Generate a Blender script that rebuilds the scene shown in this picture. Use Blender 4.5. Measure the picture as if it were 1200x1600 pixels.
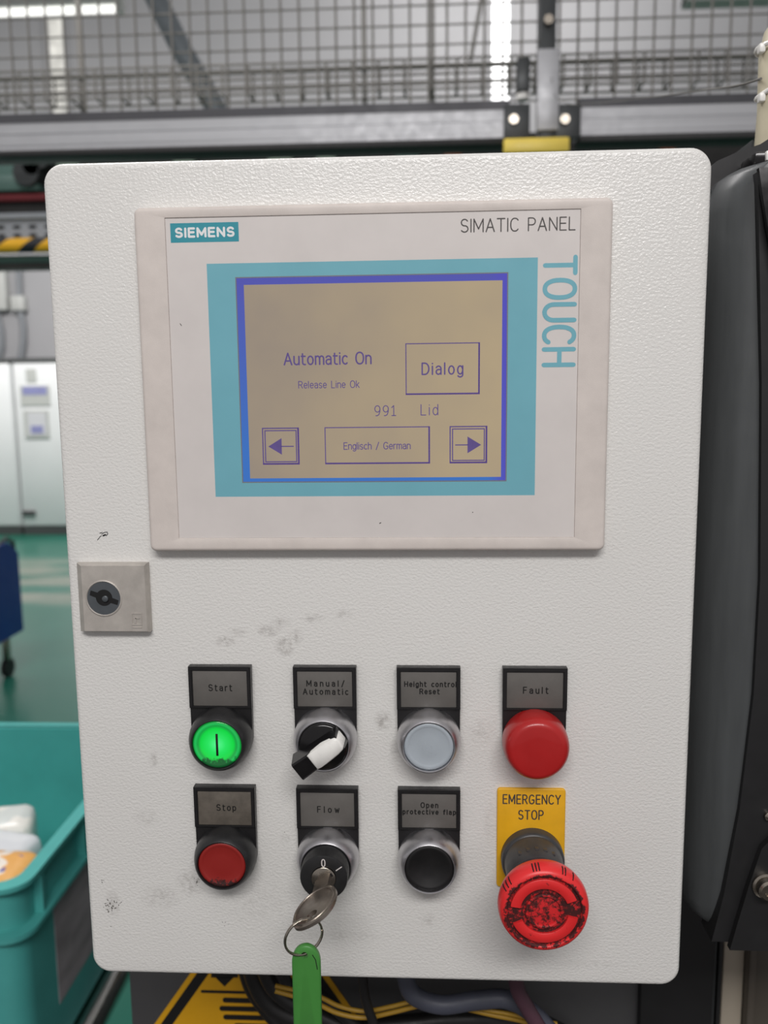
import bpy, bmesh, math, random
from mathutils import Vector, Matrix
from math import sin, cos, pi, radians
random.seed(7)
SC = bpy.context.scene
COL = SC.collection
for o in list(bpy.data.objects):
    bpy.data.objects.remove(o)

# ------------------------------------------------------------------ frame: millimetres, origin = centre of the
# operator screen housing, X right, Y into the hall, Z up; the floor lies at Z = FLOOR
FLOOR = -1457.0
def W(x, y, z): return Vector((x / 1000, y / 1000, (z - FLOOR) / 1000))

# ------------------------------------------------------------------ camera
F_PX, CAM = 1308.37, (23.976, -389.459, -6.662)
YAW, PITCH, ROLL = -0.05039, -0.13731, -0.01119
fw = Vector((sin(YAW) * cos(PITCH), cos(YAW) * cos(PITCH), sin(PITCH)))
up = Vector((-sin(YAW) * sin(PITCH), -cos(YAW) * sin(PITCH), cos(PITCH)))
rt = fw.cross(up)
rt, up = rt * cos(ROLL) + up * sin(ROLL), up * cos(ROLL) - rt * sin(ROLL)
cam = bpy.data.cameras.new('camera')
camo = bpy.data.objects.new('camera', cam); COL.objects.link(camo)
M = Matrix((rt, up, -fw)).transposed().to_4x4(); M.translation = W(*CAM)
camo.matrix_world = M
cam.sensor_fit = 'VERTICAL'; cam.sensor_height = 36.0; cam.lens = F_PX / 1600 * 36
cam.clip_start = 0.01; cam.clip_end = 100
cam.dof.use_dof = True; cam.dof.focus_distance = 0.395; cam.dof.aperture_fstop = 9.5
SC.camera = camo
def at(px, py, Y):                       # where a line of sight meets the plane Y
    d = fw + rt * ((px - 600) / F_PX) + up * ((800 - py) / F_PX)
    t = (Y - CAM[1]) / d.y
    return Vector(CAM) + d * t

# ------------------------------------------------------------------ light
SC.view_settings.view_transform = 'Standard'; SC.view_settings.look = 'None'
SC.view_settings.gamma = 1; SC.view_settings.use_curve_mapping = False
SC.view_settings.exposure = 0.0
wd = bpy.data.worlds.new('hall_light'); SC.world = wd; wd.use_nodes = True
wd.node_tree.nodes['Background'].inputs[0].default_value = (1.0, 0.968, 0.985, 1)
wd.node_tree.nodes['Background'].inputs[1].default_value = 0.345
def area(name, loc, target, sx, sy, watts, col=(1, 0.972, 0.962)):
    l = bpy.data.lights.new(name, 'AREA'); l.shape = 'RECTANGLE'; l.size = sx; l.size_y = sy
    l.energy = watts; l.color = col
    o = bpy.data.objects.new(name, l); COL.objects.link(o); o.location = W(*loc)
    o.rotation_euler = (W(*target) - W(*loc)).to_track_quat('-Z', 'Y').to_euler()
    return o
area('hall_area_light', (140, -1850, 1480), (0, 0, -150), 1.6, 0.4, 40)
area('hall_area_light', (-1500, 1200, 2600), (-1500, 1300, 0), 1.6, 0.5, 60)
area('hall_area_light', (-4000, 6300, 2800), (-4500, 8800, -600), 2.0, 0.8, 145)  # added fill, aimed to brighten the far left wall and cabinets
area('hall_area_light', (900, 7000, 5200), (900, 10000, 3600), 2.0, 1.0, 125)  # unseen light added for the brighter wall around the window

# ------------------------------------------------------------------ materials
def lin(c):
    f = lambda v: v / 12.92 if v <= 0.04045 else ((v + 0.055) / 1.055) ** 2.4
    return tuple(f(v / 255) for v in c) + (1,)
class N:
    def __init__(s, name):
        s.m = bpy.data.materials.new(name); s.m.use_nodes = True
        s.t = s.m.node_tree; s.b = s.t.nodes['Principled BSDF']; s._co = None
    def new(s, typ, **kw):
        n = s.t.nodes.new(typ)
        for k, v in kw.items(): setattr(n, k, v)
        return n
    def link(s, a, b): s.t.links.new(a, b)
    def co(s):
        if s._co is None: s._co = s.new('ShaderNodeTexCoord').outputs['Object']
        return s._co
    def noise(s, scale, detail=3, rough=0.5, stretch=None):
        n = s.new('ShaderNodeTexNoise'); n.inputs['Scale'].default_value = scale
        n.inputs['Detail'].default_value = detail; n.inputs['Roughness'].default_value = rough
        if stretch:
            mp = s.new('ShaderNodeMapping'); mp.inputs['Scale'].default_value = stretch
            s.link(s.co(), mp.inputs['Vector']); s.link(mp.outputs[0], n.inputs['Vector'])
        else: s.link(s.co(), n.inputs['Vector'])
        return n.outputs[0]
    def rng(s, v, a, b, c=0.0, d=1.0):
        n = s.new('ShaderNodeMapRange'); n.clamp = True
        for i, q in enumerate((a, b, c, d)): n.inputs[i + 1].default_value = q
        s.link(v, n.inputs[0]); return n.outputs[0]
    def math(s, op, a, b=None):
        n = s.new('ShaderNodeMath', operation=op)
        for i, q in enumerate((a, b)):
            if q is None: continue
            if isinstance(q, (int, float)): n.inputs[i].default_value = q
            else: s.link(q, n.inputs[i])
        return n.outputs[0]
    def mix(s, fac, a, b):
        n = s.new('ShaderNodeMix', data_type='RGBA')
        if isinstance(fac, (int, float)): n.inputs[0].default_value = fac
        else: s.link(fac, n.inputs[0])
        for i, q in ((6, a), (7, b)):
            if isinstance(q, tuple): n.inputs[i].default_value = q
            else: s.link(q, n.inputs[i])
        return n.outputs[2]
    def sep(s):
        n = s.new('ShaderNodeSeparateXYZ'); s.link(s.co(), n.inputs[0]); return n.outputs
    def bump(s, h, strength, dist=0.001):
        n = s.new('ShaderNodeBump'); n.inputs['Strength'].default_value = strength
        n.inputs['Distance'].default_value = dist
        s.link(h, n.inputs['Height']); s.link(n.outputs[0], s.b.inputs['Normal'])
    def ell(s, lst):                     # soft blots at given places of a flat front, in mm of the object
        acc = None
        for (cx, cz, rx, rz, k) in lst:
            a = s.new('ShaderNodeVectorMath', operation='SUBTRACT'); s.link(s.co(), a.inputs[0])
            a.inputs[1].default_value = (cx / 1000, 0, cz / 1000)
            b = s.new('ShaderNodeVectorMath', operation='MULTIPLY'); s.link(a.outputs[0], b.inputs[0])
            b.inputs[1].default_value = (1000 / rx, 0, 1000 / rz)
            c = s.new('ShaderNodeVectorMath', operation='LENGTH'); s.link(b.outputs[0], c.inputs[0])
            v = s.rng(c.outputs['Value'], 0.15, 1.0, k, 0.0)
            acc = v if acc is None else s.math('MAXIMUM', acc, v)
        return acc
def setp(b, rough=0.5, metal=0.0, spec=0.5, coat=0.0):
    b.inputs['Roughness'].default_value = rough; b.inputs['Metallic'].default_value = metal
    b.inputs['Specular IOR Level'].default_value = spec; b.inputs['Coat Weight'].default_value = coat
def mat(name, rgb, rough=0.5, metal=0.0, spec=0.5, var=0.08, vs=60, bump=0.0, bs=800, coat=0.0, stretch=None):
    n = N(name); setp(n.b, rough, metal, spec, coat)
    c = lin(rgb); d = tuple(v * (1 - 2 * var) for v in c[:3]) + (1,)
    if var:
        f = n.rng(n.noise(vs, 4, 0.6, stretch), 0.3, 0.7)
        n.link(n.mix(f, d, c), n.b.inputs['Base Color'])
        n.link(n.rng(n.noise(vs * 2.3, 3), 0.3, 0.7, max(rough - 0.06, 0.02), min(rough + 0.06, 1)), n.b.inputs['Roughness'])
    else: n.b.inputs['Base Color'].default_value = c
    if bump: n.bump(n.noise(bs, 2), bump, 0.0004)
    return n.m
def emat(name, rgb, strength, var=0.06, vs=20, rgb2=None):
    n = N(name); setp(n.b, 0.25); n.b.inputs['Base Color'].default_value = (0.02, 0.02, 0.02, 1)
    c = lin(rgb); d = lin(rgb2) if rgb2 else tuple(v * (1 - 2 * var) for v in c[:3]) + (1,)
    n.link(n.mix(n.rng(n.noise(vs, 3), 0.3, 0.7), d, c), n.b.inputs['Emission Color'])
    n.b.inputs['Emission Strength'].default_value = strength
    return n.m

MT = {}
def door_material():
    n = N('textured_powder_coat'); setp(n.b, 0.26, 0, 0.55)
    # object origin of the enclosure: (0, 0, -100.8)
    blots = [(-52, -118 + 100.8, 7, 4, 0.75), (-46, -114 + 100.8, 6, 3.5, 0.5), (-73.5, -123.5 + 100.8, 6, 3.5, .8), (-67, -119 + 100.8, 6, 3, .45),
             (-44.5, -126 + 100.8, 5.5, 6, .9), (-39, -121 + 100.8, 4.5, 5, .6), (-31, -112 + 100.8, 7, 3, .5), (-16, -110 + 100.8, 6, 3, .45),
             (2.5, -163 + 100.8, 5, 6, .9), (11, -177 + 100.8, 6, 7, .6), (50, -168 + 100.8, 7, 8, .3), (33, -189 + 100.8, 9, 3, .3),
             (-112, -184 + 100.8, 3, 5, .6), (-137, -262 + 100.8, 5, 9, .55), (-112, -258 + 100.8, 12, 8, .45), (-96, -250 + 100.8, 9, 9, .6),
             (-20, -277 + 100.8, 30, 4, .22), (24, -268 + 100.8, 5, 5, .35), (-117, -215 + 100.8, 8, 6, .3), (104, -290 + 100.8, 20, 3, .2),
             (-47, -225 + 100.8, 3, 3, .5), (55, -215 + 100.8, 4, 14, .25), (-62, -260 + 100.8, 30, 20, .2), (-30, -190 + 100.8, 14, 6, .2)]
    e = n.ell(blots)
    st = n.rng(n.noise(330, 4, 0.65, (1, 1, 1)), 0.42, 0.66)
    f = n.math('MULTIPLY', e, n.math('ADD', n.math('MULTIPLY', st, 0.62), 0.10))
    wash = n.rng(n.noise(14, 3), 0.35, 0.7, 0.0, 0.10)
    c0 = n.mix(wash, lin((226, 225, 221)), lin((206, 203, 197)))
    c1 = n.mix(f, c0, lin((92, 80, 72)))
    specks = [(-138.2, -263.5 + 100.8, 6, 6.5, 1.0), (-134, -262 + 100.8, 4, 4, .8), (-141, -250 + 100.8, 4, 8, .5), (-138, -277 + 100.8, 7, 10, .42), (-92, -249 + 100.8, 6, 5, .6),
              (-47.5, -222 + 100.8, 2.2, 2.2, .9), (-80, -272 + 100.8, 12, 6, .4)]
    sp = n.math('GREATER_THAN', n.math('MULTIPLY', n.ell(specks), n.rng(n.noise(900, 1), 0.5, 0.66)), 0.36)
    n.link(n.mix(n.math('MULTIPLY', sp, 0.8), c1, lin((52, 44, 36))), n.b.inputs['Base Color'])
    h = n.math('ADD', n.noise(800, 2, 0.45, (0.85, 1, 1.1)), n.math('MULTIPLY', n.noise(1800, 1, 0.5), 0.25))
    n.bump(h, 0.62, 0.0005)
    return n.m
MT['door'] = door_material()
MT['shell'] = mat('grey_white_coat', (222, 221, 217), 0.4, bump=0.4, bs=520, vs=14)
MT['beige'] = mat('warm_grey_plastic', (219, 210, 203), 0.55, var=0.06, vs=70, bump=0.15, bs=2500)
MT['membrane'] = mat('pale_grey_foil', (219, 213, 209), 0.42, var=0.035, vs=40, bump=0.06, bs=4000)
MT['teal'] = mat('teal_print', (116, 180, 194), 0.42, var=0.03, vs=40)
MT['tealdark'] = mat('dark_teal_print', (52, 150, 165), 0.4, var=0.02)
MT['white'] = mat('white_print', (235, 236, 236), 0.5, var=0.02)
MT['ink'] = mat('dark_grey_print', (70, 66, 64), 0.5, var=0.04)
MT['black_ink'] = mat('black_engraving', (18, 17, 16), 0.6, var=0.1, vs=300)
MT['edge'] = mat('grey_window_edge', (122, 124, 132), 0.4, var=0.03)
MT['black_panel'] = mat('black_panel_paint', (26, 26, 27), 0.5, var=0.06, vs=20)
MT['gap'] = mat('shadow_gap_rubber', (52, 48, 46), 0.7, var=0.03)
MT['lcd'] = emat('tan_lcd_background', (174, 156, 140), 0.78, vs=28, rgb2=(160, 143, 118))
MT['lcd_blue'] = emat('blue_lcd_border', (50, 98, 190), 0.85, vs=9, rgb2=(84, 84, 190))
def lcd_field():
    n = N('tan_lcd_background'); setp(n.b, 0.3); n.b.inputs['Base Color'].default_value = (.02, .02, .02, 1)
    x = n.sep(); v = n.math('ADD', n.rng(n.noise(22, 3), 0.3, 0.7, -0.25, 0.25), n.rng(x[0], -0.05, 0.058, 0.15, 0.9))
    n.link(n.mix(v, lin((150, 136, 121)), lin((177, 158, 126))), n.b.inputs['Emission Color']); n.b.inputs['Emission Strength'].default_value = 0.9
    return n.m
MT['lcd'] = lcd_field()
def border():
    n = N('blue_lcd_border'); setp(n.b, 0.25); n.b.inputs['Base Color'].default_value = (.02, .02, .02, 1)
    x = n.sep(); c = n.mix(n.rng(x[2], -0.03, 0.045), lin((46, 112, 198)), lin((76, 80, 178)))
    n.link(n.mix(n.rng(x[0], 0.052, 0.060), c, lin((76, 72, 190))), n.b.inputs['Emission Color']); n.b.inputs['Emission Strength'].default_value = 0.85
    return n.m
MT['lcd_blue'] = border()
MT['lcd_ink'] = emat('violet_lcd_ink', (100, 80, 148), 0.7, vs=300)
MT['holder'] = mat('black_plastic', (30, 29, 30), 0.36, var=0.12, vs=150, bump=0.12, bs=3000)
MT['label'] = mat('grey_label_strip', (104, 101, 97), 0.42, var=0.06, vs=180)
MT['label_dirty'] = mat('grimy_grey_label_strip', (108, 101, 92), 0.5, var=0.2, vs=160)
MT['silver'] = mat('satin_aluminium_ring', (204, 203, 206), 0.36, 0.97, var=0.05, vs=120, bump=0.08, bs=2600)
MT['bezel'] = mat('black_plastic_bezel', (38, 38, 39), 0.38, var=0.15, vs=200, bump=0.1, bs=2500)
MT['white_lens'] = mat('bluish_white_lens', (174, 183, 190), 0.3, var=0.04, vs=80)
MT['red_fault'] = mat('red_dome_plastic', (178, 30, 30), 0.34, var=0.05, vs=60, coat=0.2)
MT['black_cap'] = mat('matt_black_cap', (24, 23, 24), 0.5, var=0.15, vs=140)
MT['gloss_black'] = mat('glossy_black_plastic', (20, 19, 20), 0.2, var=0.1, vs=100)
MT['white_plastic'] = mat('white_plastic', (240, 239, 234), 0.3, var=0.03, vs=160)
MT['steel'] = mat('nickel_steel', (176, 168, 156), 0.24, 1.0, var=0.1, vs=180, bump=0.05, bs=2000)
MT['keysteel'] = mat('worn_key_steel', (158, 148, 138), 0.36, 0.9, var=0.14, vs=160, bump=0.12, bs=1500)
MT['green_tag'] = mat('green_plastic_tag', (72, 142, 64), 0.4, var=0.05, vs=60)
MT['yellow'] = mat('yellow_legend_plate', (236, 178, 30), 0.4, var=0.07, vs=90)
MT['lemon'] = mat('lemon_yellow_paint', (250, 222, 96), 0.4, var=0.05, vs=20)
MT['estop_grey'] = mat('anthracite_plastic', (62, 62, 63), 0.4, var=0.1, vs=150)
MT['lock_beige'] = mat('zinc_grey_lock_plate', (196, 190, 182), 0.42, 0.25, var=0.1, vs=120, bump=0.1, bs=2000)
MT['lock_cyl'] = mat('dark_grey_lock_cylinder', (92, 97, 101), 0.34, 0.3, var=0.08, vs=200)
MT['dark'] = mat('black_void_plastic', (14, 14, 15), 0.6, var=0.1)

def grimy_red(name, base, amount, scale, rough=0.38, zlow=None, rad=None):
    n = N(name); setp(n.b, rough)
    v = n.noise(scale, 5, 0.72)
    if zlow:                             # grime gathered on the lower edge
        z = n.sep()[2]
        v = n.math('ADD', v, n.rng(z, zlow[0] / 1000, zlow[1] / 1000, 0.55, 0.0))
        f = n.rng(v, 0.74, 0.86)
    else: f = n.rng(v, 1 - amount - 0.05, 1 - amount + 0.04)
    n.link(n.mix(n.math('MULTIPLY', f, 0.93), lin(base), lin((24, 16, 15))), n.b.inputs['Base Color'])
    n.link(n.rng(f, 0, 1, rough, 0.7), n.b.inputs['Roughness'])
    return n.m
MT['red_stop'] = grimy_red('red_lens_with_grime', (146, 36, 32), 0, 420, 0.36, zlow=(-11.2, -5.2))
MT['estop_red'] = grimy_red('scuffed_red_plastic', (226, 44, 46), 0.34, 330)
def rim_red():
    n = N('red_mushroom_plastic'); setp(n.b, 0.36)
    a = n.new('ShaderNodeVectorMath', operation='MULTIPLY'); n.link(n.co(), a.inputs[0]); a.inputs[1].default_value = (1000, 0, 1000)
    l = n.new('ShaderNodeVectorMath', operation='LENGTH'); n.link(a.outputs[0], l.inputs[0]); d = l.outputs['Value']
    band = n.math('MULTIPLY', n.rng(d, 15.0, 16.2, 0, 1), n.rng(d, 17.0, 18.9, 1, 0))
    y = n.sep()[1]; front = n.rng(y, -0.040, -0.0435, 0, 1)
    v = n.math('ADD', n.noise(300, 5, 0.75), n.math('MULTIPLY', n.math('MULTIPLY', band, front), 0.26))
    f = n.rng(v, 0.66, 0.74)
    n.link(n.mix(n.math('MULTIPLY', f, 0.93), lin((232, 48, 50)), lin((24, 16, 15))), n.b.inputs['Base Color'])
    n.link(n.rng(f, 0, 1, 0.36, 0.7), n.b.inputs['Roughness']); return n.m
MT['estop_rim'] = rim_red()
MT['estop_groove'] = grimy_red('grime_filled_groove', (200, 34, 38), 0.56, 420, 0.6)
MT['estop_disc'] = grimy_red('worn_red_centre', (216, 42, 46), 0.50, 210)
MT['label_rust'] = MT['label_dirty']
def green_lens():
    n = N('lit_green_lens'); setp(n.b, 0.18, 0, 0.5, 0.3)
    a = n.new('ShaderNodeVectorMath', operation='MULTIPLY'); n.link(n.co(), a.inputs[0])
    a.inputs[1].default_value = (1000 / 11.6, 0, 1000 / 11.6)
    l = n.new('ShaderNodeVectorMath', operation='LENGTH'); n.link(a.outputs[0], l.inputs[0])
    r = n.new('ShaderNodeValToRGB'); n.link(l.outputs['Value'], r.inputs[0])
    el = r.color_ramp.elements
    el[0].position = 0.0; el[0].color = lin((90, 250, 150)); el[1].position = 1.0; el[1].color = lin((8, 120, 40))
    for p, c in ((0.35, (40, 228, 96)), (0.68, (10, 212, 62)), (0.80, (20, 150, 60)), (0.90, (30, 186, 84))):
        e = el.new(p); e.color = lin(c)
    z = n.sep()[2]
    gr = n.rng(n.math('ADD', n.noise(480, 4, 0.7), n.rng(z, -0.0105, -0.0045, 0.62, 0)), 0.74, 0.9)
    n.link(n.mix(gr, r.outputs[0], lin((10, 52, 24))), n.b.inputs['Emission Color'])
    n.b.inputs['Emission Strength'].default_value = 0.92
    n.b.inputs['Base Color'].default_value = lin((10, 90, 40))
    return n.m
MT['green_lens'] = green_lens()
MT['floor'] = None
def floor_material():
    n = N('green_epoxy_floor'); setp(n.b, 0.28, 0, 0.5)
    c = n.mix(n.rng(n.noise(0.9, 4), 0.35, 0.65), lin((26, 108, 88)), lin((48, 124, 106)))
    x = n.sep()
    c = n.mix(n.rng(x[1], 0.45, 0.75), lin((74, 72, 70)), c)  # unseen near floor made grey to keep green bounce off the door
    band = n.math('MULTIPLY', n.rng(n.noise(1.6, 4, 0.6, (0.4, 2.2, 1)), 0.42, 0.56), n.math('MULTIPLY', n.rng(x[1], 5.2, 5.5), n.rng(x[1], 7.2, 6.7)))
    n.link(n.mix(n.math('MULTIPLY', band, 0.75), c, lin((168, 166, 152))), n.b.inputs['Base Color'])
    return n.m
MT['floor'] = floor_material()
MT['wall'] = mat('pale_grey_wall_sheet', (172, 172, 174), 0.6, var=0.04, vs=0.6)
MT['cabinet'] = mat('greenish_white_cabinet_paint', (238, 240, 240), 0.4, var=0.03, vs=2)
MT['plinth'] = mat('dark_grey_plinth', (78, 80, 80), 0.6, var=0.06, vs=5)
MT['alu'] = mat('anodised_aluminium', (186, 187, 190), 0.45, 0.4, var=0.06, vs=18, stretch=(0.05, 1, 4))
MT['alu_dark'] = mat('dark_groove_aluminium', (78, 78, 82), 0.5, 0.3, var=0.06, vs=10)
MT['graphite'] = mat('graphite_steel', (66, 69, 70), 0.42, 0.35, var=0.08, vs=12)
MT['wire'] = mat('grey_wire', (124, 122, 117), 0.5, 0.3, var=0.05, vs=10)
MT['pipe'] = mat('galvanised_pipe', (134, 142, 146), 0.4, 0.5, var=0.1, vs=8)
MT['bluecart'] = mat('deep_blue_panel', (8, 54, 138), 0.38, var=0.06, vs=6)
MT['rubber'] = mat('black_rubber', (26, 26, 27), 0.55, var=0.1, vs=90)
MT['crate'] = mat('teal_crate_plastic', (88, 186, 180), 0.42, var=0.07, vs=14)
MT['chrome'] = mat('polished_steel_tube', (186, 186, 182), 0.10, 1.0, var=0.05, vs=30)
MT['column'] = mat('charcoal_machine_paint', (70, 70, 71), 0.5, var=0.05, vs=25)
MT['housing'] = mat('grey_cover_plastic', (78, 81, 82), 0.40, var=0.10, vs=40, stretch=(4, 4, 0.4))
MT['housing_black'] = mat('black_cover_plate', (34, 34, 35), 0.42, var=0.1, vs=40)
MT['cream'] = mat('cream_hose', (206, 198, 172), 0.38, var=0.07, vs=50)
MT['beige_panel'] = mat('beige_panel_paint', (172, 162, 146), 0.5, var=0.05, vs=14)
MT['brown_prof'] = mat('brown_grey_profile', (84, 78, 70), 0.45, var=0.06, vs=14)
MT['cable_black'] = mat('black_cable_sheath', (30, 29, 29), 0.45, var=0.12, vs=120, bump=0.1, bs=900)
MT['cable_blue'] = mat('slate_blue_cable', (78, 81, 94), 0.5, var=0.1, vs=60)
MT['cable_purple'] = mat('dull_purple_cable', (86, 56, 68), 0.5, var=0.1, vs=60)
MT['cable_yellow'] = mat('yellow_wire', (178, 138, 40), 0.45, var=0.08, vs=60)
MT['green_mach'] = mat('grey_green_machine_paint', (84, 116, 108), 0.5, var=0.1, vs=6)
MT['dark_mach'] = mat('dark_machine_parts', (48, 48, 46), 0.55, var=0.2, vs=9)
MT['red_bar'] = mat('dark_red_paint', (112, 34, 40), 0.5, var=0.08, vs=9)
MT['light_tray'] = mat('pale_steel_tray', (186, 192, 198), 0.45, 0.2, var=0.05, vs=9)
MT['pale_green'] = mat('pale_green_bracket', (168, 188, 170), 0.5, var=0.06, vs=9)
MT['orange_brown'] = mat('rust_brown_part', (150, 92, 62), 0.5, var=0.1, vs=9)
MT['paper'] = mat('grey_paper_sheet', (196, 190, 194), 0.7, var=0.2, vs=34, stretch=(1, 0.35, 1.2))
MT['grey_box'] = mat('light_grey_box', (196, 198, 194), 0.5, var=0.03, vs=9)
MT['grey_conduit'] = mat('grey_conduit', (140, 144, 148), 0.5, var=0.04, vs=9)
MT['sign'] = mat('white_notice', (216, 216, 220), 0.6, var=0.03, vs=9)
MT['blue_print'] = mat('faded_blue_print', (150, 152, 200), 0.6, var=0.1, vs=30)
MT['tube_lamp'] = emat('lit_lamp_tube', (255, 255, 250), 1.6, var=0.05, vs=4)
MT['daylight'] = emat('bright_daylight_pane', (255, 255, 255), 3.5, var=0.02, vs=3)
MT['daylight_dim'] = emat('milky_daylight_pane', (236, 234, 226), 1.05, var=0.22, vs=7)
MT['warn_yellow'] = mat('warning_yellow', (226, 168, 20), 0.5, var=0.05, vs=40)
def stripe_material():
    n = N('yellow_black_hazard_stripe'); setp(n.b, 0.4)
    s = n.sep(); v = n.math('ADD', s[0], n.math('MULTIPLY', s[2], -1.35))
    f = n.math('GREATER_THAN', n.math('FRACT', n.math('ADD', n.math('MULTIPLY', v, 1 / 0.185), 10.18)), 0.60)
    n.link(n.mix(f, lin((240, 182, 38)), lin((36, 38, 44))), n.b.inputs['Base Color']); return n.m
MT['stripe'] = stripe_material()
def pouch_material(name, base, c2, c3, sc):
    n = N(name); setp(n.b, 0.32, 0, 0.5, 0.2)
    a = n.rng(n.noise(sc, 1), 0.52, 0.56); b = n.rng(n.noise(sc * 1.7, 1, 0.5, (1, 1.3, .8)), 0.66, 0.69)
    n.link(n.mix(b, n.mix(a, lin(base), lin(c2)), lin(c3)), n.b.inputs['Base Color'])
    n.bump(n.noise(40, 3), 0.4, 0.004); return n.m
MT['pouch_orange'] = pouch_material('orange_white_pouch_print', (238, 178, 98), (246, 238, 226), (112, 106, 170), 34)
MT['pouch_white'] = pouch_material('white_pouch_film', (232, 236, 238), (222, 226, 230), (60, 72, 150), 9)
MT['pouch_grey'] = pouch_material('grey_white_pouch_print', (214, 220, 216), (240, 238, 230), (226, 160, 128), 24)

# ------------------------------------------------------------------ mesh helpers (all in mm)
class B:
    def __init__(s): s.bm = bmesh.new()
    def v(s, p): return s.bm.verts.new(p)
    def face(s, vs):
        try: return s.bm.faces.new(vs)
        except ValueError: return None
    def box(s, x0, x1, y0, y1, z0, z1, bev=0.0, seg=2):
        r = bmesh.ops.create_cube(s.bm, size=1.0)
        for v in r['verts']:
            v.co = Vector((x0 + (v.co.x + .5) * (x1 - x0), y0 + (v.co.y + .5) * (y1 - y0), z0 + (v.co.z + .5) * (z1 - z0)))
        if bev:
            es = list({e for v in r['verts'] for e in v.link_edges})
            bmesh.ops.bevel(s.bm, geom=es, offset=bev, segments=seg, affect='EDGES', profile=0.5)
        return s
    def loft(s, rings, cap0=True, cap1=True, closed=True):   # rings: lists of 3-D points of equal length
        R = [[s.v(p) for p in r] for r in rings]
        n = len(R[0])
        for a, b in zip(R, R[1:]):
            for i in range(n if closed else n - 1):
                j = (i + 1) % n
                s.face((a[i], a[j], b[j], b[i]))
        if cap0: s.face(R[0][::-1])
        if cap1: s.face(R[-1])
        return s
    def lathe(s, prof, c, n=64, sq=1.0):                  # prof (radius, height towards -Y), c = (x, z)
        rings = [[(c[0] + r * cos(2 * pi * i / n), -h, c[1] + r * sin(2 * pi * i / n)) for i in range(n)] for r, h in prof]
        return s.loft(rings)
    def tube(s, pts, r, n=12, closed=False, cap=True):
        P = [Vector(p) for p in pts]; rings = []; m = len(P)
        rs = r if isinstance(r, (list, tuple)) else [r] * m
        prev = None
        for i in range(m):
            if closed: t = P[(i + 1) % m] - P[i - 1]
            else: t = P[min(i + 1, m - 1)] - P[max(i - 1, 0)]
            t.normalize()
            a = prev if prev is not None else (Vector((0, 0, 1)) if abs(t.z) < 0.9 else Vector((1, 0, 0)))
            a = (a - t * a.dot(t)).normalized(); b = t.cross(a); prev = a
            rings.append([P[i] + (a * cos(2 * pi * k / n) + b * sin(2 * pi * k / n)) * rs[i] for k in range(n)])
        if closed: rings.append(rings[0])
        s.loft(rings, cap and not closed, cap and not closed)
        if closed: bmesh.ops.remove_doubles(s.bm, verts=s.bm.verts, dist=1e-4)
        return s
    def prism(s, poly, y0, y1, bev=0.0):                  # polygon in X-Z, thickness along Y
        if bev:
            c = Vector((sum(p[0] for p in poly) / len(poly), sum(p[1] for p in poly) / len(poly)))
            def ins(d):
                out = []
                for p in poly:
                    w = Vector(p) - c; out.append(c + w * max(0, 1 - d / max(w.length, 1e-6)))
                return out
            q = ins(bev)
            return s.loft([[(p[0], y1, p[1]) for p in poly], [(p[0], y0 + bev, p[1]) for p in poly], [(p[0], y0, p[1]) for p in q]])
        return s.loft([[(p[0], y1, p[1]) for p in poly], [(p[0], y0, p[1]) for p in poly]])
    def frame(s, o, i, y0, y1):                           # flat rectangular ring, o/i = (x0,x1,z0,z1)
        def q(r, y): return [s.v((r[0], y, r[2])), s.v((r[1], y, r[2])), s.v((r[1], y, r[3])), s.v((r[0], y, r[3]))]
        a, b, c, d = q(o, y0), q(i, y0), q(i, y1), q(o, y1)
        for k in range(4):
            j = (k + 1) % 4
            for u, w in ((a, b), (b, c), (c, d), (d, a)): s.face((u[k], u[j], w[j], w[k]))
        return s
    def strokes(s, lines, w, y, map2):                    # ribbons with round ends, lying on a plane Y
        for L in lines:
            s.k = getattr(s, 'k', 0)
            P = [Vector(map2(p)) for p in L]
            for a, b in zip(P, P[1:]):
                d = b - a
                if d.length < 1e-6: continue
                nrm = Vector((-d.y, d.x)).normalized() * (w / 2)
                s.k += 1; s.face([s.v((p.x, y - (s.k % 40) * .0022, p.y)) for p in (a + nrm, a - nrm, b - nrm, b + nrm)])
            for a in P:
                s.k += 1; s.face([s.v((a.x + w / 2 * cos(k * pi / 4), y - (s.k % 40) * .0022, a.y + w / 2 * sin(k * pi / 4))) for k in range(8)])
        return s
def rrect(x0, x1, z0, z1, r, n=8):
    out = []
    for cx, cz, a in ((x1 - r, z1 - r, 0), (x0 + r, z1 - r, 90), (x0 + r, z0 + r, 180), (x1 - r, z0 + r, 270)):
        for k in range(n + 1):
            t = radians(a + 90 * k / n); out.append((cx + r * cos(t), cz + r * sin(t)))
    return out
def rbox(b, x0, x1, z0, z1, r, y_back, y_front, bev, n=8, seg=4):
    rings = [[(x, y_back, z) for x, z in rrect(x0, x1, z0, z1, r, n)]]
    for k in range(seg + 1):
        t = pi / 2 * k / seg; d = bev * (1 - cos(t)); yy = y_front + bev - bev * sin(t)
        rings.append([(x, yy, z) for x, z in rrect(x0 + d, x1 - d, z0 + d, z1 - d, max(r - d, 0.05), n)])
    b.loft(rings); return b
ORG = {}
def empty(name, o, label=None, cat=None, group=None, kind=None):
    e = bpy.data.objects.new(name, None); COL.objects.link(e); e.location = W(*o); ORG[e] = Vector(o)
    e.empty_display_size = 0.01
    tag(e, label, cat, group, kind); return e
def tag(o, label=None, cat=None, group=None, kind=None):
    for k, v in (('label', label), ('category', cat), ('group', group), ('kind', kind)):
        if v: o[k] = v
    return o
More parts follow.
